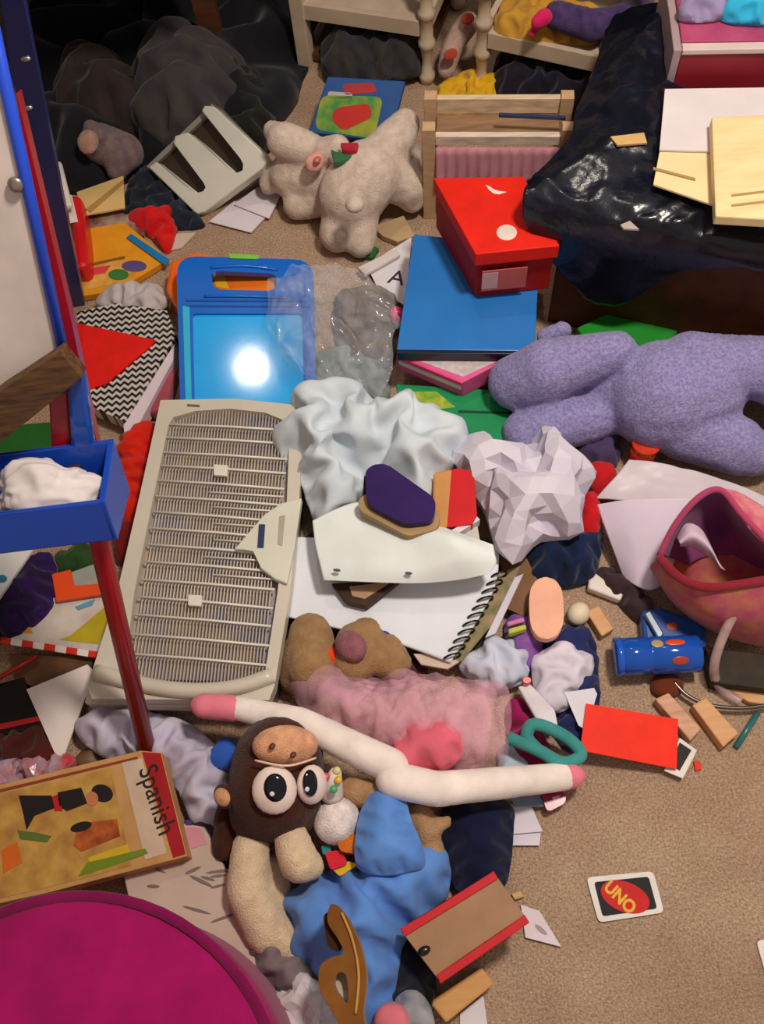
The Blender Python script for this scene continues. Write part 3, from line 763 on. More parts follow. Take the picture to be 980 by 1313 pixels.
# lower left under the tray
wc = slab('white_booklet', [(-30, 690), (52, 690), (-4, 770), (-30, 800)], .075, .006, mat('#d6d2d0', 'paper'), .001, lab='white booklet with blue print below the easel tray', cat='book')
print_on('cover_print', ellpx(2, 742, 7, 5), .075, mat('#2c7a94', 'paper'), wc)
heap('black_cloth', [(-20, 780), (20, 730), (60, 706), (72, 740), (66, 780), (30, 812), (-20, 822)], .02, .05, mat('#160d20', 'cloth', '#33155a'), seed=35, fr=16, lab='black and deep purple cloth below the easel tray', cat='clothing')
heap('green_cloth', [(70, 712), (110, 698), (128, 715), (118, 735), (80, 738)], .0, .03, mat('#2c4a22', 'cloth'), seed=36, fr=24, lab='dark green cloth peeking out below the tray', cat='cloth')
slab('grey_card', [(88, 735), (130, 720), (136, 755), (92, 768)], .035, .003, mat('#9a9a94', 'card'), lab='grey card under the orange cut-out shape', cat='card')
slab('orange_shape', [(66, 736), (90, 730), (94, 752), (128, 748), (132, 762), (72, 771)], .042, .006, mat('#e24a12', 'plastic'), .001, lab='orange L-shaped foam piece below the easel tray', cat='toy')
cb = slab('striped_book', [(-20, 790), (40, 770), (132, 756), (142, 790), (130, 838), (-20, 816)], .032, .018, mat('#d8cbc0', 'card', '#c2b4aa'), .001, lab='colourful book with red and white striped edge under the tray', cat='book')
print_on('cover_picture', [(90, 815), (138, 775), (138, 800), (126, 826), (76, 820)], .032, mat('#b3a01e', 'card'), cb)
print_on('cover_picture', [(-20, 800), (38, 803), (42, 812), (-20, 810)], .032, mat('#d98a2c', 'card'), cb)
print_on('cover_picture', [(96, 778), (122, 768), (118, 776), (100, 782)], .0328, mat('#5a9ab4', 'card'), cb)
for i in range(10):
    x0 = -14 + i * 14.2
    y0 = 813 + (x0 + 20) * .155
    slab('edge_stripe', [(x0, y0), (x0 + 14.2, y0 + 2.2), (x0 + 13, y0 + 10.2), (x0 - 1, y0 + 8)], .0335, .004, mat('#d4321f' if i % 2 else '#e8dcd6', 'card'), par=cb)
pb = slab('brown_board', [(10, 838), (120, 842), (116, 862), (40, 880), (20, 870)], .018, .012, mat('#7a5638', 'card', '#4a3020', 20), .001, lab='brown board underneath the striped colourful book', cat='board')
tube('red_pencil', [at(-14, 876, .03), at(48, 842, .03)], .004, mat('#b01c1c', 'plastic'), seg=6, lab='red pencil lying left of the white triangle paper', cat='pencil')
slab('white_paper', [(34, 884), (112, 852), (122, 862), (96, 930), (80, 975), (70, 965)], .024, .003, mat('#e2d6d2', 'paper'), lab='white triangular folded paper at left beside the red leg', cat='paper')
bf = slab('black_folder', [(-20, 882), (30, 868), (56, 935), (-20, 945)], .02, .012, mat('#17130f', 'card'), .001, lab='black folder with a red edge at the left border', cat='folder')
slab('red_edge', [(-20, 932), (50, 918), (52, 924), (-20, 940)], .023, .003, mat('#b3202a', 'card'), par=bf)
heap('brown_scrap', [(-20, 950), (50, 930), (80, 960), (60, 985), (-20, 990)], 0, .03, mat('#3d2018', 'cloth', '#5a1a1c'), seed=37, fr=24, lab='dark brown cloth scrap under the black folder', cat='cloth')
cw = heap('candy_wrapper', [(-20, 985), (30, 972), (90, 968), (96, 985), (60, 1000), (-20, 1015)], .012, .03, mat('#a9a6b4', 'bag', '#c04048', 30), seed=38, fr=30, flat=True, lab='shiny red blue and silver wrapper above the yellow book', cat='wrapper')
heap('brown_lump', [(92, 985), (108, 960), (130, 965), (128, 985)], .0, .03, mat('#6a4a2a', 'plain'), seed=39, fr=30, lab='small brown lump beside the white triangle paper', cat='toy')
# white plastic bag under leg
heap('cloth_bag', [(98, 935), (140, 905), (200, 915), (255, 935), (288, 975), (292, 1030), (282, 1075), (250, 1060), (225, 1010), (185, 985), (130, 970)], 0, .07, mat('#bcb4cc', 'cloth', '#cfc9dc'), seed=40, fr=10, amp=.022,
     lab='pale lilac white cloth bag behind the red easel leg', cat='bag')
heap('blue_cloth', [(268, 965), (292, 945), (306, 962), (296, 985), (274, 985)], .02, .05, mat('#3562c4', 'cloth'), seed=41, fr=26, lab='small bright blue cloth beside the monkey head', cat='cloth')
heap('plum_cloth', [(245, 1040), (275, 1040), (300, 1075), (300, 1150), (275, 1130), (250, 1090)], 0, .05, mat('#3a2c3a', 'cloth'), seed=42, fr=14, lab='dark plum cloth between the beige booklet and the monkey', cat='cloth')
# beige booklet + yellow reader
bk1 = slab('beige_booklet', [(150, 1085), (236, 1056), (262, 1060), (322, 1180), (330, 1262), (300, 1313), (200, 1313)], .05, .03, mat('#cbb7a9', 'paper', '#bda898'), .002, lab='beige pencil drawing pad underneath the yellow book', cat='drawing pad')
print_on('pink_corner', [(236, 1060), (258, 1062), (266, 1082), (240, 1090)], .050, mat('#c98a96', 'paper'), bk1)
print_on('purple_mark', [(238, 1051), (246, 1052), (246, 1058), (238, 1058)], .050, mat('#4b2f78', 'paper'), bk1)
random.seed(5)
for i in range(10):
    cx, cy = random.uniform(190, 290), random.uniform(1115, 1185)
    a = random.uniform(-40, 30); l = random.uniform(8, 20)
    print_on('pencil_line', ellpx(cx, cy, l, random.uniform(1.2, 2.4), a, 8), .050, mat('#7a6e68', 'paper'), bk1, d=.0006 + .00012 * i)
YZ = .078
yb = slab('yellow_book', [(-30, 1013), (180, 962), (207, 965), (240, 1098), (60, 1145), (-30, 1165)], YZ, .030, mat('#c89a62', 'card', '#b98a50'), .0015, lab='yellow school book titled Spanish with red edge by the magenta stool', cat='book')
print_on('red_edge', [(182, 964), (206, 966), (238, 1095), (222, 1100)], YZ, mat('#a0141a', 'card'), yb)
print_on('cover_picture', [(0, 1018), (142, 985), (168, 1110), (100, 1128), (0, 1152)], YZ, mat('#c9a24e', 'card', '#a8743a', 35), yb)
print_on('border_line', [(0, 1012), (176, 970), (177, 973), (0, 1016)], YZ, mat('#8a3a20', 'card'), yb)
print_on('title_panel', [(156, 978), (182, 972), (214, 1094), (186, 1102)], YZ, mat('#cbb29a', 'card'), yb)
text('title_lettering', 'Spanish', (178, 988), (204, 1072), lift(YZ, .0008), mat('#241c1c', 'card'), yb, squash=1.15)
L2 = lift(YZ, .0009)
M_INK = mat('#1d1718', 'card')
print_on('figure_hair', ellpx(131, 1017, 14, 11, 20), L2, M_INK, yb)
print_on('figure_face', ellpx(118, 1024, 8, 9), lift(YZ, .0012), mat('#c2774e', 'card'), yb)
print_on('figure_coat', [(74, 1016), (104, 1010), (112, 1030), (86, 1040), (76, 1034)], L2, M_INK, yb)
print_on('figure_scarf', [(66, 1022), (75, 1018), (80, 1040), (70, 1040)], L2, mat('#b81d1a', 'card'), yb)
print_on('figure_legs', [(24, 1020), (66, 1020), (70, 1036), (44, 1046), (34, 1064), (30, 1044)], L2, M_INK, yb)
print_on('figure_body', [(100, 1056), (150, 1050), (154, 1072), (104, 1092), (94, 1084)], L2, mat('#c2662a', 'card', '#8a3a1c', 60), yb)
print_on('figure_hat', ellpx(104, 1060, 14, 6, -15), lift(YZ, .0012), M_INK, yb)
print_on('grass', [(100, 1124), (112, 1106), (186, 1088), (190, 1094), (150, 1108)], L2, mat('#6f8a20', 'card'), yb)
print_on('flowers', [(2, 1090), (22, 1080), (28, 1106), (4, 1120)], L2, mat('#d4661e', 'card'), yb)
print_on('ground', [(112, 1100), (164, 1082), (168, 1100), (120, 1112)], lift(YZ, .0005), mat('#d2b023', 'card'), yb)
print_on('bush', [(22, 1064), (48, 1068), (66, 1072), (60, 1080), (26, 1076)], L2, mat('#5a7030', 'card'), yb)

# magenta round stool
SZ = .28
cpt = at(60, 1490, SZ); RR = (at(330, 1275, SZ) - cpt).length
stl = empty('round_stool', V((cpt.x, cpt.y, 0)), lab='large round magenta fabric stool with piped rim, bottom left', cat='stool')
vs_, fs = [], []; NN = 96
prof = [(0, .014), (.3, .012), (.6, .009), (.85, .004), (.955, 0), (.965, -.002)]
rows = []
M_MG = mat('#930a54', 'cloth', '#a60e60')
def lathe(name, prof, m, par, c=cpt, n=NN, wob=0):
    vs_, fs = [], []
    for r_, z_ in prof:
        for j in range(n):
            a = 2 * pi * j / n; q = c + V((cos(a) * r_, sin(a) * r_, z_))
            if wob: q.z += wob * noise.noise(q * 9)
            vs_.append(q)
    for i in range(len(prof) - 1):
        for j in range(n): fs.append((i * n + j, i * n + (j + 1) % n, (i + 1) * n + (j + 1) % n, (i + 1) * n + j))
    fs.append(tuple(range(n))); fs.append(tuple(range((len(prof) - 1) * n, len(prof) * n)))
    return mk(name, vs_, fs, m, True, par=par)
lathe('cushion_top', [(RR * t, .016 * (1 - t * t)) for t in (.02, .15, .3, .45, .6, .75, .9, .965)] + [(RR * .965, -.02)], M_MG, stl, wob=.004)
tube('piping', [cpt + V((cos(2 * pi * j / 64) * RR * .978, sin(2 * pi * j / 64) * RR * .978, .002)) for j in range(65)], RR * .024, mat('#7c0a4a', 'cloth'), seg=10, par=stl)
lathe('stool_side', [(RR * .97, -.002), (RR * .965, -.1), (RR * .93, -.27), (RR * .92, -.28)], M_MG, stl)

# ================================================================== blue travel desk, orange case, clear bag
oc_ = slab('orange_case', [(218, 335), (250, 322), (360, 345), (360, 380), (230, 400), (212, 370)], .058, .058, mat('#f2601c', 'plastic', '#f08a24'), .006, lab='orange plastic case seen through the handle of the blue board', cat='case')
print_on('yellow_patch', [(270, 350), (286, 350), (294, 370), (278, 368)], .058, mat('#f0b428', 'plastic'), oc_)
dp_ = at(305, 470, .062)
hv = ((HILITE_LAMP - dp_).normalized() + (CAM - dp_).normalized()).normalized()
DN = V((hv.x * .9, hv.y, hv.z)).normalized()
DPL = (dp_, DN)
M_DB = mat('#1565c8', 'gloss')
ds = empty('drawing_board', at(312, 500, 0), lab='glossy blue lap desk with carrying handle and cyan writing panel', cat='lap desk')
outer = rrect([(226, 328), (402, 333), (406, 540), (232, 540)], 26, 6)
hole = rrect([(270, 347), (356, 351), (354, 373), (274, 371)], 11, 4)
win = rrect([(247, 402), (388, 402), (392, 532), (250, 532)], 5, 3)
plate('board_frame', outer, [hole, win], DPL, .012, M_DB, par=ds)
slab('writing_panel', [(244, 398), (392, 398), (396, 536), (246, 536)], lift(DPL, -.005), .006, mat('#18a2f0', 'gloss', '#14aef8'), par=ds)
for y_ in (384, 391):
    slab('hinge_line', [(238, y_), (396, y_ + 1), (396, y_ + 3), (238, y_ + 2)], lift(DPL, .0012), .002, mat('#0f4ea0', 'gloss'), par=ds)
slab('side_channel', [(234, 392), (243, 392), (246, 520), (238, 520)], lift(DPL, .0012), .002, mat('#2fb2d8', 'gloss'), .0005, par=ds)
slab('green_tab', rrect([(294, 325), (332, 327), (332, 332), (294, 331)], 2), lift(DPL, .003), .006, mat('#6fbf2c', 'plastic'), par=ds)
tube('handle_ridge', [at(270, 343, lift(DPL, .001)), at(312, 341, lift(DPL, .001)), at(356, 346, lift(DPL, .001))], .0025, M_DB, n=12, par=ds)
tube('handle_ridge', [at(262, 380, lift(DPL, .001)), at(312, 380, lift(DPL, .001)), at(370, 382, lift(DPL, .001))], .0025, M_DB, n=12, par=ds)
# things under the clear bag
heap('brown_fabric', [(425, 400), (440, 375), (480, 370), (510, 385), (512, 440), (490, 470), (440, 455)], 0, .05, mat('#5d4a42', 'cloth', '#7a6a52'), seed=51, fr=22, lab='brown fabric lump under the clear plastic bag', cat='cloth')
heap('green_grey_fabric', [(395, 470), (425, 445), (470, 450), (500, 480), (490, 515), (420, 520)], 0, .04, mat('#6d7a70', 'cloth', '#8e9690'), seed=52, fr=24, lab='greenish grey cloth under the lower end of the clear bag', cat='cloth')
heap('pink_bead', [(500, 398), (508, 394), (518, 400), (516, 412), (504, 412)], .04, .025, mat('#e0366e', 'plastic'), seed=53, fr=30, amp=.002, lab='small hot pink thing beside the blue binder', cat='toy')
patch('plastic_bag', [[(372, 345, .10), (410, 340, .10), (455, 350, .08), (500, 372, .06)],
                      [(345, 372, .11), (400, 380, .13), (460, 390, .09), (512, 400, .07)],
                      [(345, 420, .10), (400, 430, .13), (460, 430, .10), (506, 440, .08)],
                      [(365, 470, .09), (410, 475, .12), (455, 475, .09), (500, 480, .07)],
                      [(400, 505, .07), (425, 512, .08), (455, 515, .07), (490, 515, .05)]], sheer('#dfe6f2', .22, .12, 'clear_plastic', 1.0), 70, 70, amp=.017, fr=24, seed=6, th=0,
      lab='crumpled clear plastic bag beside the blue lap desk', cat='plastic bag')

# ================================================================== stack: green box, pink box, binder, shoebox
gbx = slab('green_box', [(508, 492), (640, 500), (662, 540), (662, 600), (560, 600), (512, 545)], .045, .045, mat('#178a52', 'card'), .002, lab='green box at the bottom of the stack with the blue binder', cat='box')
print_on('printed_leaf', [(512, 502), (560, 502), (584, 522), (540, 528), (514, 518)], .045, mat('#4a9a34', 'card', '#b6b83a', 60), gbx)
print_on('printed_corner', [(510, 500), (520, 502), (522, 514), (512, 512)], .0455, mat('#1f86c4', 'card'), gbx)
print_on('dark_edge', [(588, 526), (660, 528), (660, 531), (588, 529)], .045, mat('#0c4028', 'card'), gbx)
pkb = slab('pink_box', [(509, 455), (594, 490), (668, 452), (660, 340), (548, 332)], .085, .040, mat('#e25a94', 'card'), .002, lab='pink and white striped box under the blue binder', cat='box')
print_on('striped_top', [(519, 456), (594, 483), (640, 462), (640, 440), (520, 440)], .085, mat('#cfc4c4', 'card', '#b8a8ac', 90), pkb)
A, B_ = at(509, 455, .085), at(594, 490, .085); dd = B_ - A; nn = V((dd.y, -dd.x, 0)).normalized()
hexa('white_band', A + dd * .03 + nn * .0012 - Z * .022, dd * .95, nn * -.003, Z * .010, mat('#d8ccd0', 'card'), 0, par=pkb)
hexa('lid_edge', A + nn * .002 - Z * .008, dd, nn * -.004, Z * .007, mat('#e8427e', 'card'), .0005, par=pkb)
bd = empty('ring_binder', at(600, 400, .09), lab='large blue ring binder with black edge under the red shoebox', cat='binder')
BQ = [(531, 300), (692, 318), (686, 450), (509, 448)]
slab('cover', BQ, .107, .004, mat('#2a7ac8', 'plastic', '#2470bc'), .001, par=bd)
slab('page_block', [(534, 304), (684, 322), (680, 444), (514, 443)], .103, .013, mat('#1c3f6e', 'card'), 0, par=bd)
slab('back_cover', BQ, .090, .004, mat('#1d5ea0', 'plastic'), .001, par=bd)
slab('edge_band', [(509, 448), (686, 450), (686, 454), (509, 453)], .1065, .019, mat('#0e1830', 'plastic'), .0005, par=bd)
# shoebox
SB = empty('shoebox', at(640, 310, .108), lab='bright red shoebox with lid resting on the blue binder', cat='shoebox')
lidq = [(556, 228), (672, 226), (718, 315), (610, 326)]
SZT = .215
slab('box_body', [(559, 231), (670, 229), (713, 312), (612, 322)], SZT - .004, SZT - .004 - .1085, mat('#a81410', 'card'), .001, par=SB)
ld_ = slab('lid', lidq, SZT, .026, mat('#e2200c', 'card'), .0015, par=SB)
M_WH = mat('#eadcd6', 'card')
print_on('swoosh_logo', [(623, 237), (628, 239), (634, 243), (641, 245), (650, 246), (640, 249), (633, 248), (627, 243)], SZT, M_WH, ld_)
A, B_ = at(610, 326, SZT), at(718, 315, SZT); dd = (B_ - A).normalized(); nn = V((dd.y, -dd.x, 0)).normalized()
print_on('round_sticker', ellpx(650, 298, 13, 10), SZT, mat('#e4d0c8', 'card'), ld_)
hexa('size_label', A + dd * .012 + nn * .0008 - Z * .085, dd * .07, nn * -.002, Z * .045, mat('#c25a50', 'card'), 0, par=SB)
hexa('label_text', A + dd * .012 + nn * .0012 - Z * .080, dd * .025, nn * -.002, Z * .036, mat('#cfa09a', 'card'), 0, par=SB)
# ================================================================== grille
GZ = .085
gr = empty('grille_panel', at(240, 700, 0), lab='beige plastic carrier lid with white wire grille lying flat', cat='grille')
M_GP = mat('#cdc4b4', 'plastic')
g_out = [(206, 513), (300, 511), (388, 520), (384, 640), (372, 760), (352, 880), (345, 898), (118, 896), (112, 880), (150, 760), (178, 640)]
g_in = [(216, 545), (222, 535), (250, 527), (295, 524), (340, 529), (372, 542), (368, 640), (356, 760), (340, 862), (300, 874), (250, 878), (200, 872), (160, 858), (172, 760), (195, 645)]
plate('rim', g_out, [g_in], GZ, .022, M_GP, par=gr)
slab('body', [(p[0] + (3 if p[0] < 250 else -3), p[1]) for p in g_out], GZ - .022, GZ - .022, mat('#5a5248', 'plastic'), .001, par=gr)
slab('inner_lining', [(205, 530), (378, 530), (346, 874), (140, 870)], GZ - .018, .004, mat('#b8a48c', 'cloth', '#8c8ba6', 16), 0, par=gr)
ly = [544, 561, 580, 597, 616, 636, 656, 677, 698, 720, 743, 765, 788, 813, 838]
ry = [552, 569, 589, 607, 627, 648, 669, 690, 711, 733, 756, 780, 803, 828, 853]
M_WR = mat('#e2dccf', 'plastic')
def lx(y): return 216 + (160 - 216) * (y - 545) / (858 - 545)
def rx(y): return 373 + (342 - 373) * (y - 545) / (862 - 545)
for a, b in zip(ly, ry):
    q0, q1 = (lx(a), a), (rx(b), b)
    tube('wire', [at(*q0, GZ - .002), at((q0[0] + q1[0]) / 2, (a + b) / 2 - 1, GZ - .001), at(*q1, GZ - .002)], .0019, M_WR, seg=6, par=gr)
for y in (631, 650, 671, 692, 714, 737):
    q0, q1 = (262 + (y % 3) * 6, y), (rx(y + 6), y + 6)
    tube('short_wire', [at(*q0, GZ - .002), at(*q1, GZ - .002)], .0015, M_WR, seg=6, par=gr)
bm = bmesh.new()
NB = 40
for i in range(1, NB):
    t = i / NB
    xt, xb = 216 + (373 - 216) * t, 163 + (341 - 163) * t
    yt = 545 - 20 * (1 - (2 * t - 1) ** 2); yb_ = 858 + 19 * (1 - (2 * t - 1) ** 2)
    a, b = at(xt, yt, GZ - .006), at(xb, yb_, GZ - .006)
    add_capsule(bm, a, .0010, b, .0010, 5, 1)
bm_obj('vertical_bars', bm, mat('#c4baa8', 'plastic'), True, par=gr, kind='stuff')
lt = slab('latch_plate', [(387, 638), (360, 645), (338, 660), (320, 682), (300, 704), (326, 705), (334, 728), (352, 742), (368, 748), (378, 700)], GZ + .008, .014, mat('#d6d4c4', 'plastic'), .002, par=gr)
slab('emblem', [(332, 672), (340, 672), (338, 702), (330, 702)], GZ + .010, .003, mat('#22325c', 'plastic'), .0006, par=lt)
slab('latch_groove', [(358, 662), (366, 660), (362, 700), (356, 698)], GZ + .009, .002, mat('#a9a594', 'plastic'), .0005, par=lt)
for (x, y) in ((283, 602), (250, 769)):
    slab('wire_clip', [(x - 9, y - 7), (x + 9, y - 6), (x + 8, y + 8), (x - 9, y + 7)], GZ + .003, .006, M_WR, .001, par=gr)
tube('bumper', [at(x, y, GZ + .002) for x, y in ((122, 862), (160, 872), (205, 882), (255, 886), (305, 881), (350, 866))], .011, M_GP, n=20, seg=12, par=gr)
slab('foot_strip', [(112, 880), (345, 884), (340, 908), (108, 902)], GZ - .030, .03, M_GP, .003, par=gr)
for (x, y) in ((248, 519), (324, 898)):
    slab('rim_slot', [(x - 8, y - 1), (x + 8, y), (x + 8, y + 3), (x - 8, y + 2)], GZ + .0006, .001, mat('#6a6450', 'plastic'), par=gr)

# ================================================================== sketch pads and cloths in the middle
heap('brown_cloth', [(372, 760), (400, 680), (520, 680), (640, 700), (640, 800), (560, 850), (400, 830)], 0, .028, mat('#5a4a40', 'cloth'), seed=60, fr=18, amp=.003, s=1.08,
     lab='brown cloth lying underneath the spiral sketch pad', cat='cloth')
sp_ = patch('sketch_pad', [[(382, 690, .060), (450, 692, .056), (540, 695, .054), (640, 700, .052)],
                         [(376, 745, .056), (450, 748, .054), (540, 750, .052), (632, 760, .050)],
                         [(370, 792, .056), (440, 808, .054), (510, 825, .052), (578, 850, .048)]], mat('#dfe2ea', 'paper'), 40, 30, amp=.0015, fr=9, seed=8, th=.006,
            lab='white spiral sketch pad lying open below the curled page', cat='sketch pad')
for i in range(11):
    t = i / 10; x, y = 640 + (580 - 640) * t, 738 + (842 - 738) * t
    c0_ = at(x, y, .052)
    tube('spiral_ring', [c0_ + V((cos(a) * .012, cos(a) * .002, .011 * sin(a))) for a in [2 * pi * j / 12 for j in range(13)]], .0016, mat('#3a3a30', 'metal'), seg=6, par=sp_)
slab('cover_sheet', [(640, 735), (668, 725), (640, 790), (592, 848), (582, 846)], .044, .004, mat('#5f6a40', 'card', '#a88a6a', 40), par=sp_)
print_on('blue_stamp', ellpx(494, 814, 8, 5, 25, 12), .0595, mat('#2a3a86', 'paper'), sp_)
sl = slab('book', [(425, 748), (515, 742), (470, 778), (444, 772)], .074, .014, mat('#3a2418', 'card'), .001, lab='small dark framed tan book under the curled white page', cat='book')
print_on('cover_panel', [(448, 752), (502, 746), (468, 768), (452, 764)], .074, mat('#b08a6a', 'card'), sl)
cp = patch('curled_page', [[(402, 668, .105), (460, 645, .105), (520, 660, .108), (575, 680, .11), (632, 700, .11)],
                          [(406, 700, .105), (460, 690, .112), (520, 688, .118), (580, 690, .135), (634, 712, .115)],
                          [(412, 728, .105), (470, 726, .110), (530, 728, .112), (590, 716, .128), (636, 722, .112)],
                          [(416, 745, .100), (470, 747, .100), (530, 748, .100), (590, 744, .102), (628, 736, .105)]], mat('#e3e9e6', 'paper'), 50, 36, amp=.003, fr=10, seed=9, th=.004,
           lab='curled white drawing sheet on top of the spiral sketch pad', cat='paper')
for (x, y) in ((432, 731), (524, 735)):
    print_on('staple_hole', ellpx(x, y, 5, 2, 5, 8), .1175, mat('#4a5058', 'paper'), cp)
hexa('page_block', at(420, 742, .060), at(620, 738, .060) - at(420, 742, .060), V((.0, .085, 0)), Z * .036, mat('#c8c2b8', 'paper'), .001, par=cp)
M_LB = mat('#d6dee4', 'cloth', '#c8d3dc')
heap('pale_blue_shirt', [(352, 565), (368, 540), (384, 505), (440, 498), (500, 508), (540, 515), (590, 545), (598, 580), (575, 605), (560, 640), (535, 655), (505, 640), (470, 600), (462, 640), (440, 668), (405, 665), (385, 620), (365, 590)], .060, .075, M_LB,
     seed=14, fr=18, amp=.02, n=480, s=1.7, lab='pale bluish white shirt crumpled across the grille corner', cat='shirt')
shoe = empty('shoe', at(510, 640, .09), lab='dark purple shoe with tan sole under the pale shirt', cat='shoe')
slab('upper', rrect([(468, 600), (492, 592), (560, 640), (556, 668), (520, 672), (470, 645)], 10), .150, .020, mat('#34205a', 'cloth'), .006, par=shoe)
slab('sole', rrect([(458, 640), (480, 628), (565, 655), (562, 678), (524, 688), (462, 655)], 8), .136, .014, mat('#a08052', 'plain'), .003, par=shoe)
tb = slab('book', [(558, 606), (588, 600), (608, 604), (612, 660), (606, 672), (556, 678)], .115, .030, mat('#c9141c', 'card'), .001, lab='red book with tan spine between white cloth and paper', cat='book')
slab('spine', [(556, 606), (580, 601), (574, 676), (554, 680)], .116, .032, mat('#c48b50', 'card'), .003, par=tb)
slab('page_edge', [(570, 684), (612, 662), (616, 666), (584, 686)], .112, .02, mat('#d8d4dc', 'paper'), .001, par=tb)
heap('crumpled_paper', [(584, 585), (610, 565), (660, 568), (690, 555), (715, 560), (735, 590), (752, 600), (750, 640), (738, 680), (690, 690), (668, 712), (640, 700), (622, 650), (600, 620)], .06, .085, mat('#dcd7e2', 'paper', '#cfc8da'),
     seed=17, fr=13, amp=.02, n=150, s=1.62, flat=True, lab='large crumpled white paper ball beside the purple bear', cat='paper')
heap('navy_trousers', [(672, 690), (720, 680), (770, 684), (770, 715), (755, 745), (700, 752), (672, 735)], 0, .06, mat('#101d3e', 'cloth', '#18264a'), seed=18, fr=18, lab='dark navy trousers bunched under the crumpled paper ball', cat='trousers')
heap('red_sock', [(735, 680), (745, 640), (765, 632), (772, 665), (760, 692)], .02, .04, mat('#c01420', 'cloth'), seed=19, fr=24, lab='red cloth scrap between paper ball and plastic folder', cat='cloth')
heap('red_cloth', [(752, 600), (772, 596), (790, 604), (786, 632), (766, 640), (754, 620)], .0, .05, mat('#a01822', 'cloth', '#d81a1a'), seed=20, fr=26, lab='dark red crumpled cloth under the purple bear leg', cat='cloth')
slab('brown_card', [(640, 712), (668, 700), (690, 745), (672, 790), (650, 780)], .03, .004, mat('#7a5636', 'card'), lab='brown card between sketch pad spiral and navy trousers', cat='card')
slab('clear_ruler', [(660, 740), (672, 735), (636, 812), (622, 818)], .05, .003, mat('#c3bccb', 'plastic'), .001, lab='pale translucent ruler beside the sketch pad spiral', cat='ruler')

# ================================================================== purple bear
M_PB = mat('#7a73a8', 'fur', '#9f97c2', 220)
pb_ = plush('teddy_bear', [((790, 498, .065, 44), (850, 508, .080, 72)), ((850, 508, .080, 72), (890, 500, .080, 66)), ((790, 450, .135, 27), (700, 476, .115, 42)), ((700, 476, .115, 42), (662, 490, .085, 36)),
                           ((780, 528, .05, 32), (700, 548, .05, 36)), ((700, 548, .05, 36), (676, 556, .045, 32)), ((880, 548, .06, 44), (945, 572, .05, 38)), ((945, 572, .05, 38), (965, 580, .045, 32)), ((960, 470, .11, 40), (1020, 480, .11, 50)),
                           ((890, 480, .10, 56), (960, 470, .11, 40)), ((1045, 505, .10, 60), (1060, 515, .10, 62)), ((1060, 440, .12, 20), (1068, 436, .12, 18)), ((1105, 560, .12, 20), (1112, 566, .12, 18)), ((700, 432, .10, 12), (722, 424, .11, 12))], M_PB, voxel=.005, it=3, fuzz=.0022,
            lab='big lavender teddy bear lying on its front by the brown box', cat='teddy bear')
slab('green_book', [(740, 420), (800, 392), (830, 396), (870, 425), (840, 450), (760, 450)], .05, .05, mat('#1b8a26', 'card'), .002, lab='green book between purple bear and brown box', cat='book')
jr = empty('jar', at(820, 590, 0), lab='small orange red jar with shiny lid below the purple bear', cat='jar')
jb = at(820, 592, 0)
tube('jar_body', [jb, jb + Z * .05], .020, mat('#c8301c', 'gloss'), seg=20, par=jr)
tube('jar_lid', [jb + Z * .05, jb + Z * .062], .022, mat('#e04020', 'gloss'), seg=20, par=jr)
heap('purple_cloth', [(726, 560), (760, 548), (790, 556), (795, 590), (770, 605), (740, 590)], 0, .04, mat('#4a3a5e', 'cloth'), seed=23, fr=22, lab='dark purple heap standing in for shade between the bear legs', cat='cloth')  # dark heap in place of the bear's own shade
slab('navy_box', [(612, 500), (660, 498), (662, 535), (618, 538)], .03, .03, mat('#1c2040', 'card'), .002, lab='dark navy small box under the bear foot', cat='box')

# ================================================================== right side: folder, handbag
patch('plastic_folder', [[(806, 590, .05), (850, 596, .06), (910, 612, .05), (985, 640, .04)], [(790, 612, .05), (850, 620, .06), (920, 640, .06), (985, 665, .05)], [(765, 640, .03), (820, 645, .06), (880, 650, .07), (985, 690, .05)]],
      mat('#d2c6cc', 'plastic'), 40, 24, amp=.005, fr=14, seed=3, th=.003, lab='shiny white plastic folder between purple bear and pink handbag', cat='folder')
patch('paper_sheet', [[(766, 648, .05), (810, 642, .075), (870, 640, .09), (920, 640, .08)], [(780, 690, .04), (815, 690, .06), (850, 690, .07), (880, 690, .06)], [(800, 740, .02), (818, 752, .03), (834, 756, .03), (850, 750, .02)]],
      mat('#d9cadb', 'paper'), 30, 30, amp=.003, fr=9, seed=5, th=.003, lab='pale lilac white paper sheet tucked under the pink handbag', cat='paper')
hb = empty('handbag', at(930, 760, 0), lab='pink and red patterned handbag lying open on its side', cat='handbag')
M_HB = mat('#b0406a', 'cloth', '#b8744e', 45)
M_HI = mat('#8d3f78', 'cloth', '#6d3470')
# outer pouch, lower half
patch('front_side', [[(846, 716, .11), (872, 742, .13), (905, 755, .14), (945, 752, .14), (1000, 744, .14)],
                     [(836, 726, .07), (866, 762, .09), (905, 785, .10), (945, 792, .10), (1000, 790, .10)],
                     [(842, 736, .03), (868, 776, .03), (910, 806, .03), (950, 822, .03), (1000, 830, .03)]], M_HB, 50, 24, amp=.003, seed=2, th=.006, par=hb)
patch('back_side', [[(846, 712, .11), (866, 672, .14), (896, 636, .16), (925, 628, .17), (950, 660, .17), (1000, 712, .16)],
                    [(860, 716, .07), (880, 690, .08), (905, 668, .09), (930, 664, .09), (955, 690, .09), (1000, 730, .09)],
                    [(880, 724, .05), (895, 716, .05), (915, 712, .05), (935, 712, .05), (960, 720, .05), (1000, 738, .05)]], M_HI, 50, 24, amp=.003, seed=3, th=.006, par=hb)
M_HR = mat('#8c2232', 'cloth')
tube('rim_band', [at(846, 715, .115), at(872, 741, .135), at(905, 753, .145), at(945, 750, .145), at(1000, 741, .145)], .0062, M_HR, n=24, par=hb)
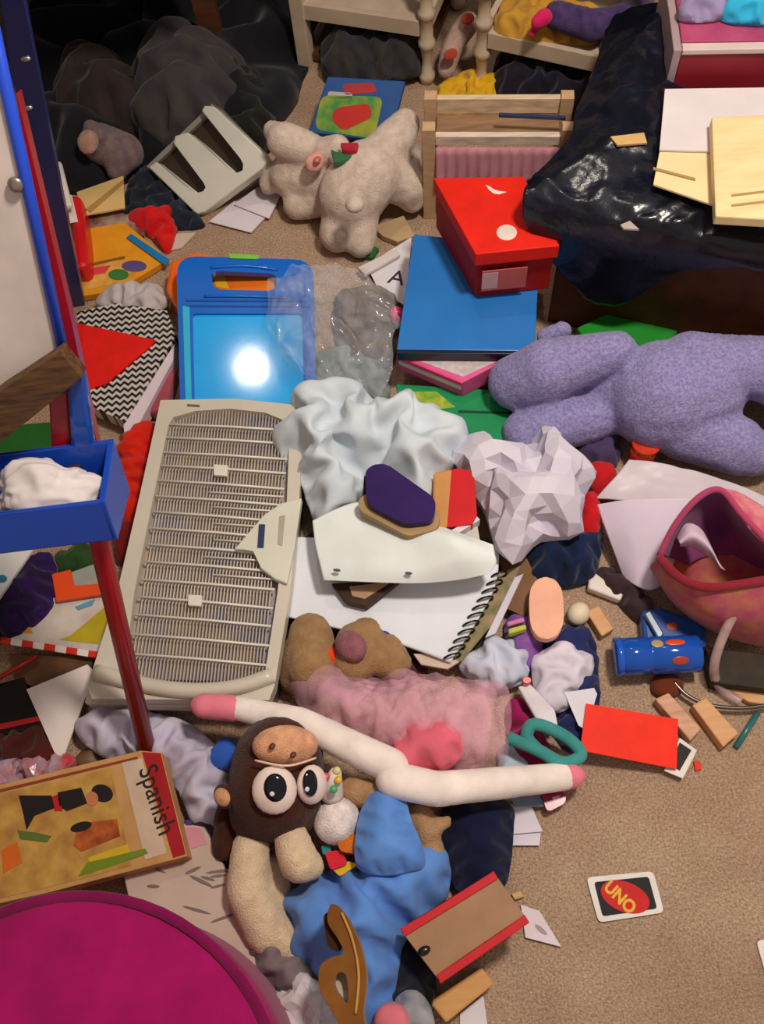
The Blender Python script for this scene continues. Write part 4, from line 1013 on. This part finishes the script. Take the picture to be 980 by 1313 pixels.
tube('rim_band', [at(846, 713, .115), at(866, 673, .145), at(896, 638, .165), at(925, 629, .175), at(952, 660, .175), at(1000, 712, .165)], .0045, mat('#b04468', 'cloth'), n=24, par=hb)
patch('rear_flap', [[(928, 628, .170), (950, 634, .16), (985, 655, .15), (1010, 668, .15)], [(946, 656, .172), (962, 664, .165), (985, 682, .16), (1010, 700, .16)], [(960, 676, .172), (972, 690, .166), (990, 704, .162), (1010, 716, .16)]], mat('#cf4f66', 'cloth', '#d88a90', 50), 20, 16, amp=.002, par=hb, th=.004)
patch('bag_bottom', [[(838, 728, .035), (868, 774, .03), (930, 812, .03), (1000, 830, .03)], [(850, 722, .02), (890, 760, .012), (940, 780, .012), (1000, 790, .012)], [(872, 716, .058), (905, 704, .058), (950, 706, .058), (1000, 724, .058)]], M_HB, 20, 12, amp=.001, par=hb, th=.004)
patch('end_gusset', [[(1000, 744, .14), (1012, 728, .15), (1000, 712, .16)], [(1000, 790, .10), (1020, 770, .10), (1000, 730, .09)], [(1000, 830, .03), (1015, 790, .03), (1000, 738, .05)]], M_HB, 14, 14, amp=.001, par=hb, th=.004)
patch('paper_roll', [[(868, 690, .12), (880, 672, .13), (900, 680, .13), (918, 715, .12)], [(872, 696, .135), (888, 686, .145), (908, 698, .14), (924, 728, .125)], [(872, 700, .12), (890, 702, .12), (912, 716, .12), (930, 732, .11)]], mat('#d2b8cc', 'paper'), 24, 16, amp=.001, th=.002,
      lab='pale pink curled paper sticking out inside the pink handbag', cat='paper')
# strap
tube('bag_strap', [at(980, 752, .10), at(960, 762, .12), at(940, 790, .10), at(922, 830, .07), at(916, 860, .04), at(924, 882, .012), at(950, 900, .010)], .0065, sheer('#d8b8b4', .55, .3, 'clear_strap'), n=40, seg=10, lab='clear pinkish plastic bag strap hanging from the handbag', cat='strap')

# ================================================================== blue tube and pack
tbp, tbq = at(796, 842, .035), at(896, 838, .035)
bt = empty('blue_canister', at(845, 850, 0), lab='shiny blue plastic tube with orange marks lying on the carpet', cat='canister')
R_ = pr(tbp, 24)
ax = (tbq - tbp)
M_BT = mat('#1450b0', 'gloss')
tube('canister_body', [tbp + ax * t for t in (0, .02, .33, .35, .38, .40, .98, 1)], [R_ * .92, R_, R_, R_ * .93, R_ * .93, R_, R_, R_ * .95], M_BT, seg=28, par=bt)
tube('canister_cap', [tbp - ax * .08, tbp - ax * .07, tbp + ax * .01], [R_ * .9, R_ * 1.03, R_ * 1.03], mat('#1c5cc4', 'gloss'), seg=28, par=bt)
for (x, y, a, b, c_) in ((866, 824, 13, 5, '#e04a20'), (874, 848, 11, 6, '#a8402c'), (843, 826, 8, 6, '#b09a70')):
    q = at(x, y, .035 + R_ * .9)
    axn = ax.normalized(); rel = q - tbp; foot = tbp + axn * rel.dot(axn); n_ = (q - foot).normalized()
    ell('printed_mark', foot + n_ * R_, (pr(q, a), pr(q, b), .0015), mat(c_, 'plastic'), n=n_, xdir=axn, par=bt)
bpk = slab('blue_pack', [(822, 782), (850, 778), (905, 800), (908, 830), (850, 838), (826, 820)], .03, .025, mat('#1a50a0', 'plastic', '#123c80'), .006, lab='flat blue packet behind the blue tube', cat='packet')
print_on('orange_spot', ellpx(862, 803, 7, 5, 0, 12), .03, mat('#c0502c', 'plastic'), bpk)
slab('grey_pen', [(826, 786), (834, 782), (852, 812), (846, 822)], .040, .008, mat('#7f8a96', 'metal'), .002, lab='grey metal pen leaning on the blue packet', cat='pen')
slab('white_eraser', [(756, 738), (764, 734), (800, 762), (796, 770), (754, 754)], .018, .016, mat('#dfd5cc', 'plastic'), .003, lab='small white plastic piece by the navy trousers', cat='eraser')
heap('dark_scrap', [(768, 728), (795, 735), (832, 765), (842, 790), (822, 800), (795, 775), (770, 750)], 0, .03, mat('#3a2a2c', 'cloth'), seed=61, fr=20, lab='dark brown strap below the lilac white paper', cat='cloth')
slab('dark_box', [(905, 830), (990, 838), (990, 885), (915, 876)], .03, .03, mat('#1c1614', 'card', '#3a2c10', 30), .002, lab='black box under the handbag strap at right', cat='box')
M_WB = mat('#c8925e', 'wood', '#d6a470')
bw = {'h': .018}
for lab, q, z_ in (('short tan wooden block below the cream bead', [(752, 784), (768, 776), (788, 806), (772, 816)], .018),
                   ('pinkish wooden block left of the orange one', [(840, 896), (858, 888), (900, 934), (886, 950)], .02),
                   ('orange tan wooden block lying near the teal rod', [(888, 904), (906, 894), (948, 940), (928, 958)], .02),
                   ('tan wooden slat under the grey wire at right edge', [(912, 868), (990, 882), (990, 905), (960, 900)], .012)):
    slab('wooden_block', q, z_, z_, M_WB if 'pinkish' not in lab else mat('#c99676', 'wood'), .002, lab=lab, cat='block', grp='wooden toy blocks on the carpet')
heap('leather_scrap', [(836, 872), (850, 862), (872, 868), (876, 886), (856, 896), (838, 890)], 0, .02, mat('#6a2f18', 'cloth'), seed=62, fr=34, lab='small dark brown leather scrap below the blue tube', cat='leather')
tube('wire_hanger', [at(864, 874, .016), at(882, 892, .016), at(910, 904, .016), at(950, 908, .017), at(985, 904, .018)], .003, mat('#6a6660', 'metal'), n=24, seg=8, lab='bent grey metal wire with a bright tip by the blocks', cat='wire')
tube('teal_rod', [at(944, 958, .006), at(972, 914, .006)], .0042, mat('#2c6c70', 'plastic'), seg=8, lab='short teal plastic rod on the carpet', cat='rod')
# oval, bead, knits
ov = slab('hairbrush', rrect([(678, 740), (722, 740), (724, 818), (680, 820)], 38, 8), .062, .016, mat('#e8a888', 'plain'), .005, lab='flat peach pink oval brush back', cat='brush')
slab('bristle_pad', rrect([(684, 750), (716, 750), (718, 808), (686, 812)], 30, 6), .046, .014, mat('#c88a70', 'plain'), .002, par=ov)
ell('cream_bead', at(742, 787, .016), (.018, .016, .015), mat('#e0d2b4', 'plain'), lab='round cream bead next to the peach oval', cat='bead')
heap('navy_cloth', [(690, 820), (735, 800), (762, 818), (770, 880), (765, 930), (745, 965), (715, 950), (700, 900)], 0, .03, mat('#232a5a', 'cloth'), seed=63, fr=20, lab='navy blue cloth under the white sock', cat='cloth')
kn = heap('knit_hat', [(648, 800), (672, 788), (694, 810), (694, 845), (682, 862), (662, 850), (650, 825)], .0, .045, mat('#7a4a96', 'knit', '#9060aa'), seed=64, fr=20, amp=.008, lab='purple knitted cloth with a lime stripe', cat='knitwear')
slab('lime_stripe', [(652, 806), (674, 800), (676, 806), (653, 813)], .056, .016, mat('#b9c24c', 'knit'), .002, par=kn)
slab('pink_stripe', [(650, 797), (672, 791), (673, 797), (651, 803)], .054, .016, mat('#c878a8', 'knit'), .002, par=kn)
heap('white_sock', [(682, 860), (690, 838), (715, 824), (742, 830), (762, 845), (758, 868), (738, 890), (728, 908), (708, 912), (690, 895)], .02, .028, mat('#d8d0de', 'cloth'), seed=65, fr=12, amp=.008, n=200, s=1.42, lab='white ribbed sock folded on navy cloth', cat='sock')
slab('paper_tag', [(724, 888), (762, 882), (766, 890), (752, 936), (742, 930)], .040, .003, mat('#dcd8e0', 'paper'), lab='small white paper tag between sock and red card', cat='paper')
heap('white_cloth', [(590, 850), (640, 818), (672, 832), (678, 865), (660, 880), (620, 880)], .02, .03, mat('#d5d2e0', 'cloth', '#b9c6dc'), seed=66, fr=18, s=1.6, lab='white cloth with bluish folds above the pink tulle', cat='cloth')
rcz = .050
slab('red_card', [(752, 902, .045), (870, 922, .022), (868, 986, .020), (744, 962, .043)], rcz, .003, mat('#f03018', 'card'), lab='large plain orange red card on the carpet', cat='card')
ph = slab('photo_card', [(872, 946), (894, 962), (876, 998), (852, 988)], .014, .003, mat('#e4dcd4', 'paper'), lab='white bordered dark photo under the red card', cat='photo')
print_on('picture', [(872, 952), (887, 962), (872, 988), (858, 980)], .014, mat('#241f1f', 'card'), ph)
slab('red_scrap', [(890, 976), (898, 976), (900, 986), (892, 988)], .004, .004, mat('#e03a22', 'paper'), lab='tiny red scrap beside the photo corner', cat='scrap')
heap('magenta_cloth', [(650, 905), (668, 895), (690, 930), (712, 975), (700, 990), (668, 985), (652, 950)], 0, .03, mat('#951a52', 'cloth'), seed=67, fr=20, lab='dark magenta cloth beneath the teal headband', cat='cloth')
slab('white_strip', [(664, 880), (680, 876), (712, 910), (716, 930), (696, 936)], .045, .010, mat('#dcd3da', 'cloth'), .003, lab='white fabric strip above the teal headband', cat='strip')
heap('light_blue_cloth', [(640, 960), (660, 948), (682, 965), (690, 990), (660, 1000), (640, 990)], .0, .025, mat('#b4cad6', 'cloth'), seed=68, fr=24, lab='light blue cloth between teal headband and tulle', cat='cloth')
tube('headband', [at(652, 946, .05), at(690, 962, .055), at(722, 978, .05), at(745, 968, .045), at(730, 948, .05), at(700, 932, .055), at(682, 930, .055), at(676, 945, .05), at(690, 962, .048)], .0085, mat('#3f908c', 'cloth'), n=50, seg=10, lab='teal fabric headband looped over magenta cloth', cat='headband')
slab('red_button', ellpx(676, 872, 6, 5, 0, 12), .055, .006, mat('#d8201e', 'plastic'), .001, lab='tiny red button on white cloth above the headband', cat='button')

# ================================================================== teddies above tulle
M_TT = mat('#94714c', 'fur', '#a8845c')
t3 = plush('teddy_bear', [((398, 815, .05, 30), (400, 855, .05, 34)), ((380, 840, .04, 22), (376, 870, .03, 20))], M_TT, lab='tan teddy bear leg beside the grille', cat='teddy bear')
heap('orange_cloth', [(408, 834), (424, 826), (434, 846), (420, 856), (408, 850)], .05, .04, mat('#e2491a', 'cloth'), seed=70, fr=26, lab='small orange red cloth between two tan teddies', cat='cloth')
t4 = plush('teddy_bear', [((460, 825, .055, 30), (500, 850, .05, 24)), ((470, 810, .06, 20), (455, 850, .05, 30)), ((500, 830, .05, 18), (515, 850, .04, 16))], M_TT, lab='tan teddy bear with mauve face below the sketch pad', cat='teddy bear')
ell('face', at(450, 828, .085), (.020, .026, .016), mat('#8f5a62', 'fur'), n=V((-.4, 0, .9)), par=t4)
heap('dark_cloth', [(430, 850), (450, 815), (530, 840), (545, 870), (480, 890), (400, 885), (365, 880)], 0, .03, mat('#3a2430', 'cloth', '#5a3038'), seed=71, fr=20, lab='dark cloth under the tan teddies and tulle', cat='cloth')
slab('notepad', [(530, 838), (560, 838), (590, 848), (574, 858), (540, 852)], .045, .006, mat('#c8b4a4', 'card'), .001, lab='small beige notepad under the sketch pad corner', cat='notepad')

# ================================================================== ballerina doll: tulle, legs
dl = empty('ballerina_doll', at(520, 960, 0), lab='long legged plush ballerina doll in pink tulle tutu, legs spread apart', cat='doll')
M_LEG = mat('#efe2da', 'cloth'); M_SLP = mat('#e67f92', 'cloth')
l1 = plush('leg', [((300, 907, .112, 16), (385, 926, .108, 20)), ((385, 926, .108, 20), (502, 982, .115, 23)), ((270, 905, .113, 15), (300, 907, .112, 16))], M_LEG, voxel=.005, fuzz=.0005, par=dl)
plush('slipper', [((262, 905, .113, 17), (298, 908, .112, 17.5)), ((256, 904, .113, 13), (262, 905, .113, 17))], M_SLP, voxel=.004, fuzz=.0004, par=dl)
l2 = plush('leg', [((505, 1000, .115, 24), (560, 1012, .11, 23)), ((560, 1012, .11, 23), (640, 1004, .08, 21)), ((640, 1004, .08, 21), (725, 996, .045, 18))], M_LEG, voxel=.005, fuzz=.0005, par=dl)
plush('slipper', [((712, 997, .046, 18.5), (732, 995, .044, 17)), ((732, 995, .044, 17), (740, 994, .044, 12))], M_SLP, voxel=.004, fuzz=.0004, par=dl)
heap('bodice', [(505, 950), (525, 928), (560, 922), (592, 932), (596, 965), (570, 990), (530, 1000), (500, 985)], .06, .09, mat('#e0687c', 'cloth'), seed=73, fr=18, amp=.018, par=dl)
M_TU = sheer('#ffc6d8', .27, .8, 'pink_tulle', .1)
for k_, (s, z_) in enumerate(((1.0, .0), (.9, .010), (.78, .02), (.6, .03))):
    O = [(372, 890), (378, 865), (405, 850), (440, 862), (480, 868), (540, 862), (600, 872), (640, 868), (656, 895), (655, 950), (640, 985), (600, 995), (530, 1000), (480, 975), (430, 945), (395, 925)]
    cx, cy = 535, 930
    O = [(cx + (x - cx) * s, cy + (y - cy) * s) for x, y in O]
    tl_ = heap('tulle_layer', O, .035 + z_, .07, M_TU, seed=74 + k_, fr=16, amp=.02, n=240 + 110 * k_, s=1.42, rag=.05, shut=False, par=dl)

# ================================================================== monkey
M_MK = mat('#4a2616', 'fur', '#3a1d10'); M_CR = mat('#e2cbaa', 'fur', '#d0b594')
mk_ = empty('toy_monkey', at(345, 1080, 0), lab='brown plush monkey with big round eyes lying upside down', cat='soft toy')
hc = at(354, 998, .10); HR = pr(hc, 66)
hd = plush('head', [((357, 978, .10, 60), (353, 1012, .10, 62)), ((335, 1040, .08, 42), (378, 1030, .08, 42))], M_MK, voxel=.006, it=8, fuzz=.0012, par=mk_)
def on_head(px, py, r=1.0, c=None, R=None):
    c = hc if c is None else c; R = (HR if R is None else R) * r
    d_ = ray(px, py).normalized(); oc0 = CAM - c; b = oc0.dot(d_); cc0 = oc0.length_squared - R * R
    disc = b * b - cc0
    q = CAM + d_ * (-b - math.sqrt(max(disc, 0)))
    return q, (q - c).normalized()
q, n_ = on_head(366, 956); ell('muzzle', q, (pr(q, 43), pr(q, 24), .027), mat('#dca27c', 'fur'), n=n_, xdir=V((1, .12, 0)), par=hd)
for (x, y) in ((349, 957), (376, 968)):
    q, n_ = on_head(x, y, 1.36); ell('nostril', q, (.0045, .0035, .003), mat('#5a2c1c', 'plain'), n=n_, par=hd)
q0, _ = on_head(327, 975, 1.16); q1, _ = on_head(368, 982, 1.26); q2, _ = on_head(405, 972, 1.16)
tube('mouth_line', [q0, q1, q2], .0014, mat('#e8c8b0', 'plain'), n=12, par=hd)
for (x, y, rr_, px2, py2, rx_, ry_) in ((352, 1013, 29, 353, 1010, 15, 18), (400, 1006, 23, 398, 1004, 11, 17)):
    q, n_ = on_head(x, y, 1.03)
    ey = ell('eye', q, (pr(q, rr_), pr(q, rr_ + 2), .014), mat('#e6d2c8', 'cloth'), n=n_, xdir=V((1, 0, 0)), par=hd)
    q, n_ = on_head(px2, py2, 1.21)
    ell('pupil', q, (pr(q, rx_), pr(q, ry_), .0045), mat('#0c0d16', 'gloss'), n=n_, xdir=V((1, 0, 0)), par=hd)
    q, n_ = on_head(px2 - 4, py2 + 8, 1.27)
    ell('eye_glint', q, (.003, .003, .0015), mat('#dcdce4', 'gloss'), n=n_, par=hd)
q = at(289, 1021, .115); er = ell('ear', q, (pr(q, 15), pr(q, 18), .012), M_MK, n=V((-.5, -.2, .8)), par=hd)
ell('inner_ear', q + V((-.002, -.002, .007)), (pr(q, 11), pr(q, 13), .008), mat('#d09a74', 'fur'), n=V((-.4, -.2, .9)), par=hd)
plush('body', [((322, 1085, .075, 25), (316, 1140, .07, 28)), ((316, 1140, .07, 28), (342, 1195, .05, 30)), ((372, 1068, .095, 22), (384, 1105, .095, 28)), ((384, 1105, .095, 28), (398, 1110, .09, 20)), ((342, 1195, .05, 30), (368, 1210, .04, 26)), ((350, 1120, .04, 24), (345, 1160, .04, 28))], M_CR, voxel=.006, it=7, fuzz=.0016, par=mk_)
plush('side_hair', [((300, 1040, .06, 24), (290, 1085, .05, 20))], M_MK, par=mk_)
# pompom etc
ell('pompom', at(432, 1052, .085), (.030, .029, .026), mat('#e2d6d2', 'fur'), lab='white fluffy pompom beside the monkey chin', cat='pompom')
cs = empty('toy_figure', at(425, 1005, .08), lab='small white toy with pink and yellow dots beside monkey eyes', cat='toy')
tube('figure_body', [at(425, 1018, .10), at(428, 1000, .12), at(432, 986, .125)], [.016, .013, .006], mat('#e0d4cc', 'plain'), n=8, seg=14, par=cs)
for (x, y, c_) in ((418, 996, '#d84a62'), (434, 1000, '#e0b030'), (428, 1012, '#48a860'), (432, 988, '#d8c890')):
    ell('dot', at(x, y, .132), (.005, .005, .004), mat(c_, 'plastic'), par=cs)
rt = empty('patchwork_toy', at(435, 1095, .03), lab='orange toy with red and yellow patches beside the blue shirt', cat='toy')
slab('orange_part', rrect([(430, 1068), (462, 1070), (464, 1095), (436, 1092)], 6), .095, .05, mat('#c66a22', 'fur'), .008, par=rt)
slab('red_part', rrect([(416, 1092), (438, 1090), (446, 1108), (424, 1116)], 5), .085, .045, mat('#cf2a3c', 'cloth'), .005, par=rt)
slab('yellow_part', rrect([(424, 1112), (446, 1104), (460, 1108), (436, 1124)], 4), .080, .045, mat('#d8b02a', 'cloth'), .004, par=rt)
slab('teal_part', rrect([(412, 1084), (424, 1084), (424, 1096), (414, 1096)], 3), .078, .045, mat('#2a8a90', 'cloth'), .003, par=rt)

# ================================================================== teddy in blue shirt
tb_ = empty('dressed_teddy', at(490, 1150, 0), lab='tan teddy bear lying face down in a light blue shirt', cat='teddy bear')
M_TB = mat('#a07a54', 'fur', '#b8906a')
plush('body', [((450, 1014, .085, 18), (495, 1024, .085, 22)), ((538, 1045, .07, 18), (556, 1100, .05, 18)), ((545, 1068, .07, 13), (574, 1052, .075, 9))], M_TB, voxel=.006, par=tb_)
heap('shirt', [(462, 1070), (470, 1095), (450, 1104), (440, 1106), (385, 1136), (358, 1152), (366, 1200), (380, 1232), (412, 1255), (442, 1262), (448, 1310), (476, 1322), (500, 1294), (512, 1246), (520, 1206), (546, 1182), (576, 1142), (574, 1100), (548, 1075), (520, 1070), (480, 1070)], .0, .120,
     mat('#6394dc', 'cloth', '#5684ce'), seed=81, fr=14, n=420, s=1.5, amp=.02, par=tb_)
heap('sleeve', [(478, 1014), (496, 1002), (514, 1012), (530, 1056), (546, 1106), (520, 1120), (480, 1122), (456, 1106), (460, 1050)], .085, .055, mat('#6394dc', 'cloth', '#5684ce'), seed=82, fr=14, n=260, s=1.25, par=tb_)
heap('navy_sweater', [(565, 1060), (572, 1025), (600, 1018), (655, 1030), (658, 1075), (650, 1130), (630, 1155), (590, 1150), (575, 1110)], 0, .065, mat('#0e1430', 'cloth', '#161c3c'), seed=82, fr=11, amp=.012, n=300, s=1.25, lab='dark navy sweater folded beside the teddy in blue shirt', cat='sweater')
# brown sandal
sd = empty('sandal', at(440, 1250, .09), lab='brown leather sandal resting on the blue shirt', cat='sandal')
M_LE = mat('#8a5a26', 'cloth', '#74481c')
SDO = [(424, 1160), (436, 1164), (452, 1188), (464, 1218), (470, 1255), (466, 1300), (470, 1330), (448, 1330), (425, 1296), (410, 1268), (410, 1240), (424, 1228), (440, 1222), (434, 1205), (420, 1182)]
up_ = plate('upper', [(q.x, q.y) for q in spline(SDO, 60, True)], [[(q.x, q.y) for q in spline([(434, 1248), (444, 1252), (446, 1285), (436, 1278), (428, 1262)], 20, True)]], .172, .030, M_LE, par=sd)
bv = up_.modifiers.new('soft', 'BEVEL'); bv.width = .006; bv.segments = 3
slab('inner_lining', [(424, 1240), (450, 1244), (452, 1292), (428, 1276)], .150, .010, mat('#c8b8a4', 'cloth'), .002, par=sd)
slab('tongue', rrect([(414, 1172), (426, 1168), (440, 1205), (436, 1222), (420, 1215)], 8), .160, .012, mat('#3a2414', 'cloth'), .003, par=sd)
tube('stitch_line', [at(438, 1170, .174), at(452, 1205, .174), at(460, 1250, .174), at(456, 1300, .174)], .0015, mat('#c09048', 'cloth'), n=20, seg=6, par=sd)
# bottom heap
heap('grey_cloth', [(318, 1200), (345, 1175), (372, 1200), (405, 1250), (395, 1300), (350, 1270), (325, 1240)], .02, .06, mat('#6a5a66', 'cloth', '#8a7a74'), seed=83, fr=16, lab='mauve grey cloth below the monkey body', cat='cloth')
heap('navy_sock', [(318, 1238), (345, 1225), (362, 1270), (350, 1300), (325, 1280)], .02, .03, mat('#2a2440', 'cloth'), seed=84, fr=18, lab='dark indigo sock next to the magenta stool rim', cat='sock')
heap('crumpled_paper', [(350, 1275), (380, 1250), (412, 1262), (430, 1300), (440, 1340), (360, 1345), (345, 1310)], .04, .05, mat('#cfc6c8', 'paper'), seed=85, fr=24, flat=True, K=12, N=40, amp=.02, lab='crumpled white paper at the bottom below the sandal', cat='paper')
heap('dark_cloth', [(516, 1200), (545, 1225), (560, 1260), (545, 1320), (500, 1320), (505, 1250)], .0, .06, mat('#20202a', 'cloth'), seed=86, fr=18, lab='dark cloth between blue shirt and cardboard box', cat='cloth')
heap('pink_toy', [(482, 1300), (500, 1284), (522, 1295), (526, 1325), (484, 1330)], .05, .05, mat('#d97684', 'cloth'), seed=87, fr=20, amp=.004, lab='small salmon pink thing at the bottom edge', cat='toy')
heap('grey_sock', [(505, 1285), (530, 1268), (552, 1290), (556, 1330), (520, 1335)], .04, .035, mat('#70707c', 'cloth', '#b0b0b4'), seed=88, fr=22, lab='grey sock at the bottom beside the wooden slab', cat='sock')

# ================================================================== cardboard box with red edges
CZ = .095
bx = empty('toy_box', at(600, 1210, 0), lab='brown cardboard box with red edges and a black clip', cat='box')
CQ = [(516, 1196), (636, 1122), (676, 1178), (562, 1256)]
slab('box_top', CQ, CZ, .012, mat('#a07a58', 'card'), .001, par=bx)
A, B_, C_, D_ = [at(x, y, CZ) for x, y in CQ]
for (s0, s1) in ((A, B_), (D_, C_)):
    t_ = (s1 - s0).normalized(); nn = V((-t_.y, t_.x, 0))
    hexa('red_edge', s0 - nn * .005 - Z * .010, s1 - s0, nn * .010, Z * .013, mat('#c8202a', 'card'), .001, par=bx)
slab('box_body', [(519, 1196), (634, 1125), (672, 1178), (563, 1252)], CZ - .012, CZ - .012, mat('#6a3a2c', 'card'), .002, par=bx)
ell('clip', at(544, 1219, CZ + .002), (.008, .005, .004), mat('#14100e', 'plastic'), xdir=V((1, .3, 0)), par=bx)
slab('wooden_block', [(550, 1285), (618, 1240), (634, 1262), (572, 1312)], .03, .03, mat('#c8904e', 'wood', '#d8a060'), .003, lab='yellowish wooden block in front of the cardboard box', cat='block', grp='wooden toy blocks on the carpet')
slab('paper_scrap', [(590, 1300), (620, 1276), (626, 1320), (590, 1325)], .004, .003, mat('#d8d2da', 'paper'), lab='white paper scrap at the bottom below the wooden block', cat='paper')
ps = slab('paper_scrap', [(668, 1160), (692, 1168), (720, 1214), (674, 1202)], .006, .003, mat('#dccfd4', 'paper'), lab='pointed white paper scrap right of the cardboard box', cat='paper')
print_on('pencil_mark', ellpx(694, 1192, 10, 3, 40, 10), .006, mat('#a8949c', 'paper'), ps)
slab('tan_scrap', [(656, 1146), (668, 1142), (672, 1150), (660, 1154)], .008, .006, mat('#c89a68', 'wood'), .001, lab='tiny tan wooden chip by the cardboard box corner', cat='scrap')
slab('paper_sheet', [(640, 1060), (694, 1064), (692, 1084), (640, 1084)], .006, .002, mat('#d8d0dc', 'paper'), lab='lower white paper beside the navy sweater', cat='paper', grp='papers beside the navy sweater')
slab('paper_sheet', [(648, 1030), (682, 1034), (696, 1066), (650, 1070)], .010, .003, mat('#d8d0dc', 'paper'), lab='upper white paper between navy sweater and doll leg', cat='paper', grp='papers beside the navy sweater')
slab('blue_card', [(652, 1018), (690, 1014), (700, 1034), (660, 1034)], .016, .005, mat('#7a8ca8', 'card'), .001, lab='grey blue card under the doll leg', cat='card')
mb = slab('magenta_case', rrect([(694, 1016), (720, 1008), (728, 1028), (702, 1042)], 6), .022, .02, mat('#981450', 'plastic'), .004, lab='small magenta case below the doll slipper', cat='case')
slab('case_clasp', [(708, 1022), (718, 1019), (719, 1022), (709, 1025)], .0235, .003, mat('#d8a0b0', 'metal'), par=mb)

# ================================================================== playing cards
M_CW = mat('#e2dcd6', 'card'); M_CK = mat('#17171c', 'card')
pc = slab('playing_card', rrect([(752, 1125), (838, 1117), (852, 1170), (768, 1183)], 7, 3), .004, .003, M_CW, lab='playing card with red oval and yellow letters on the carpet', cat='card', grp='playing cards on the carpet')
print_on('black_field', rrect([(762, 1131), (832, 1124), (843, 1165), (773, 1175)], 4, 3), .004, M_CK, pc, d=.0004)
print_on('red_oval', ellpx(802, 1150, 33, 19, 22), .0044, mat('#c81a1c', 'card'), pc, d=.0004)
text('card_lettering', 'UNO', (774, 1139), (808, 1173), .0050, mat('#e2b23a', 'card'), pc, squash=1.15, d=.0003, bold=.035)
slab('playing_card', rrect([(970, 1206), (1050, 1196), (1064, 1248), (986, 1262)], 7, 3), .004, .003, M_CW, lab='playing card cut off by the right edge', cat='card', grp='playing cards on the carpet')
print_on('black_field', rrect([(979, 1212), (1044, 1203), (1055, 1243), (990, 1253)], 4, 3), .004, M_CK, bpy.data.objects['playing_card.001'], d=.0004)
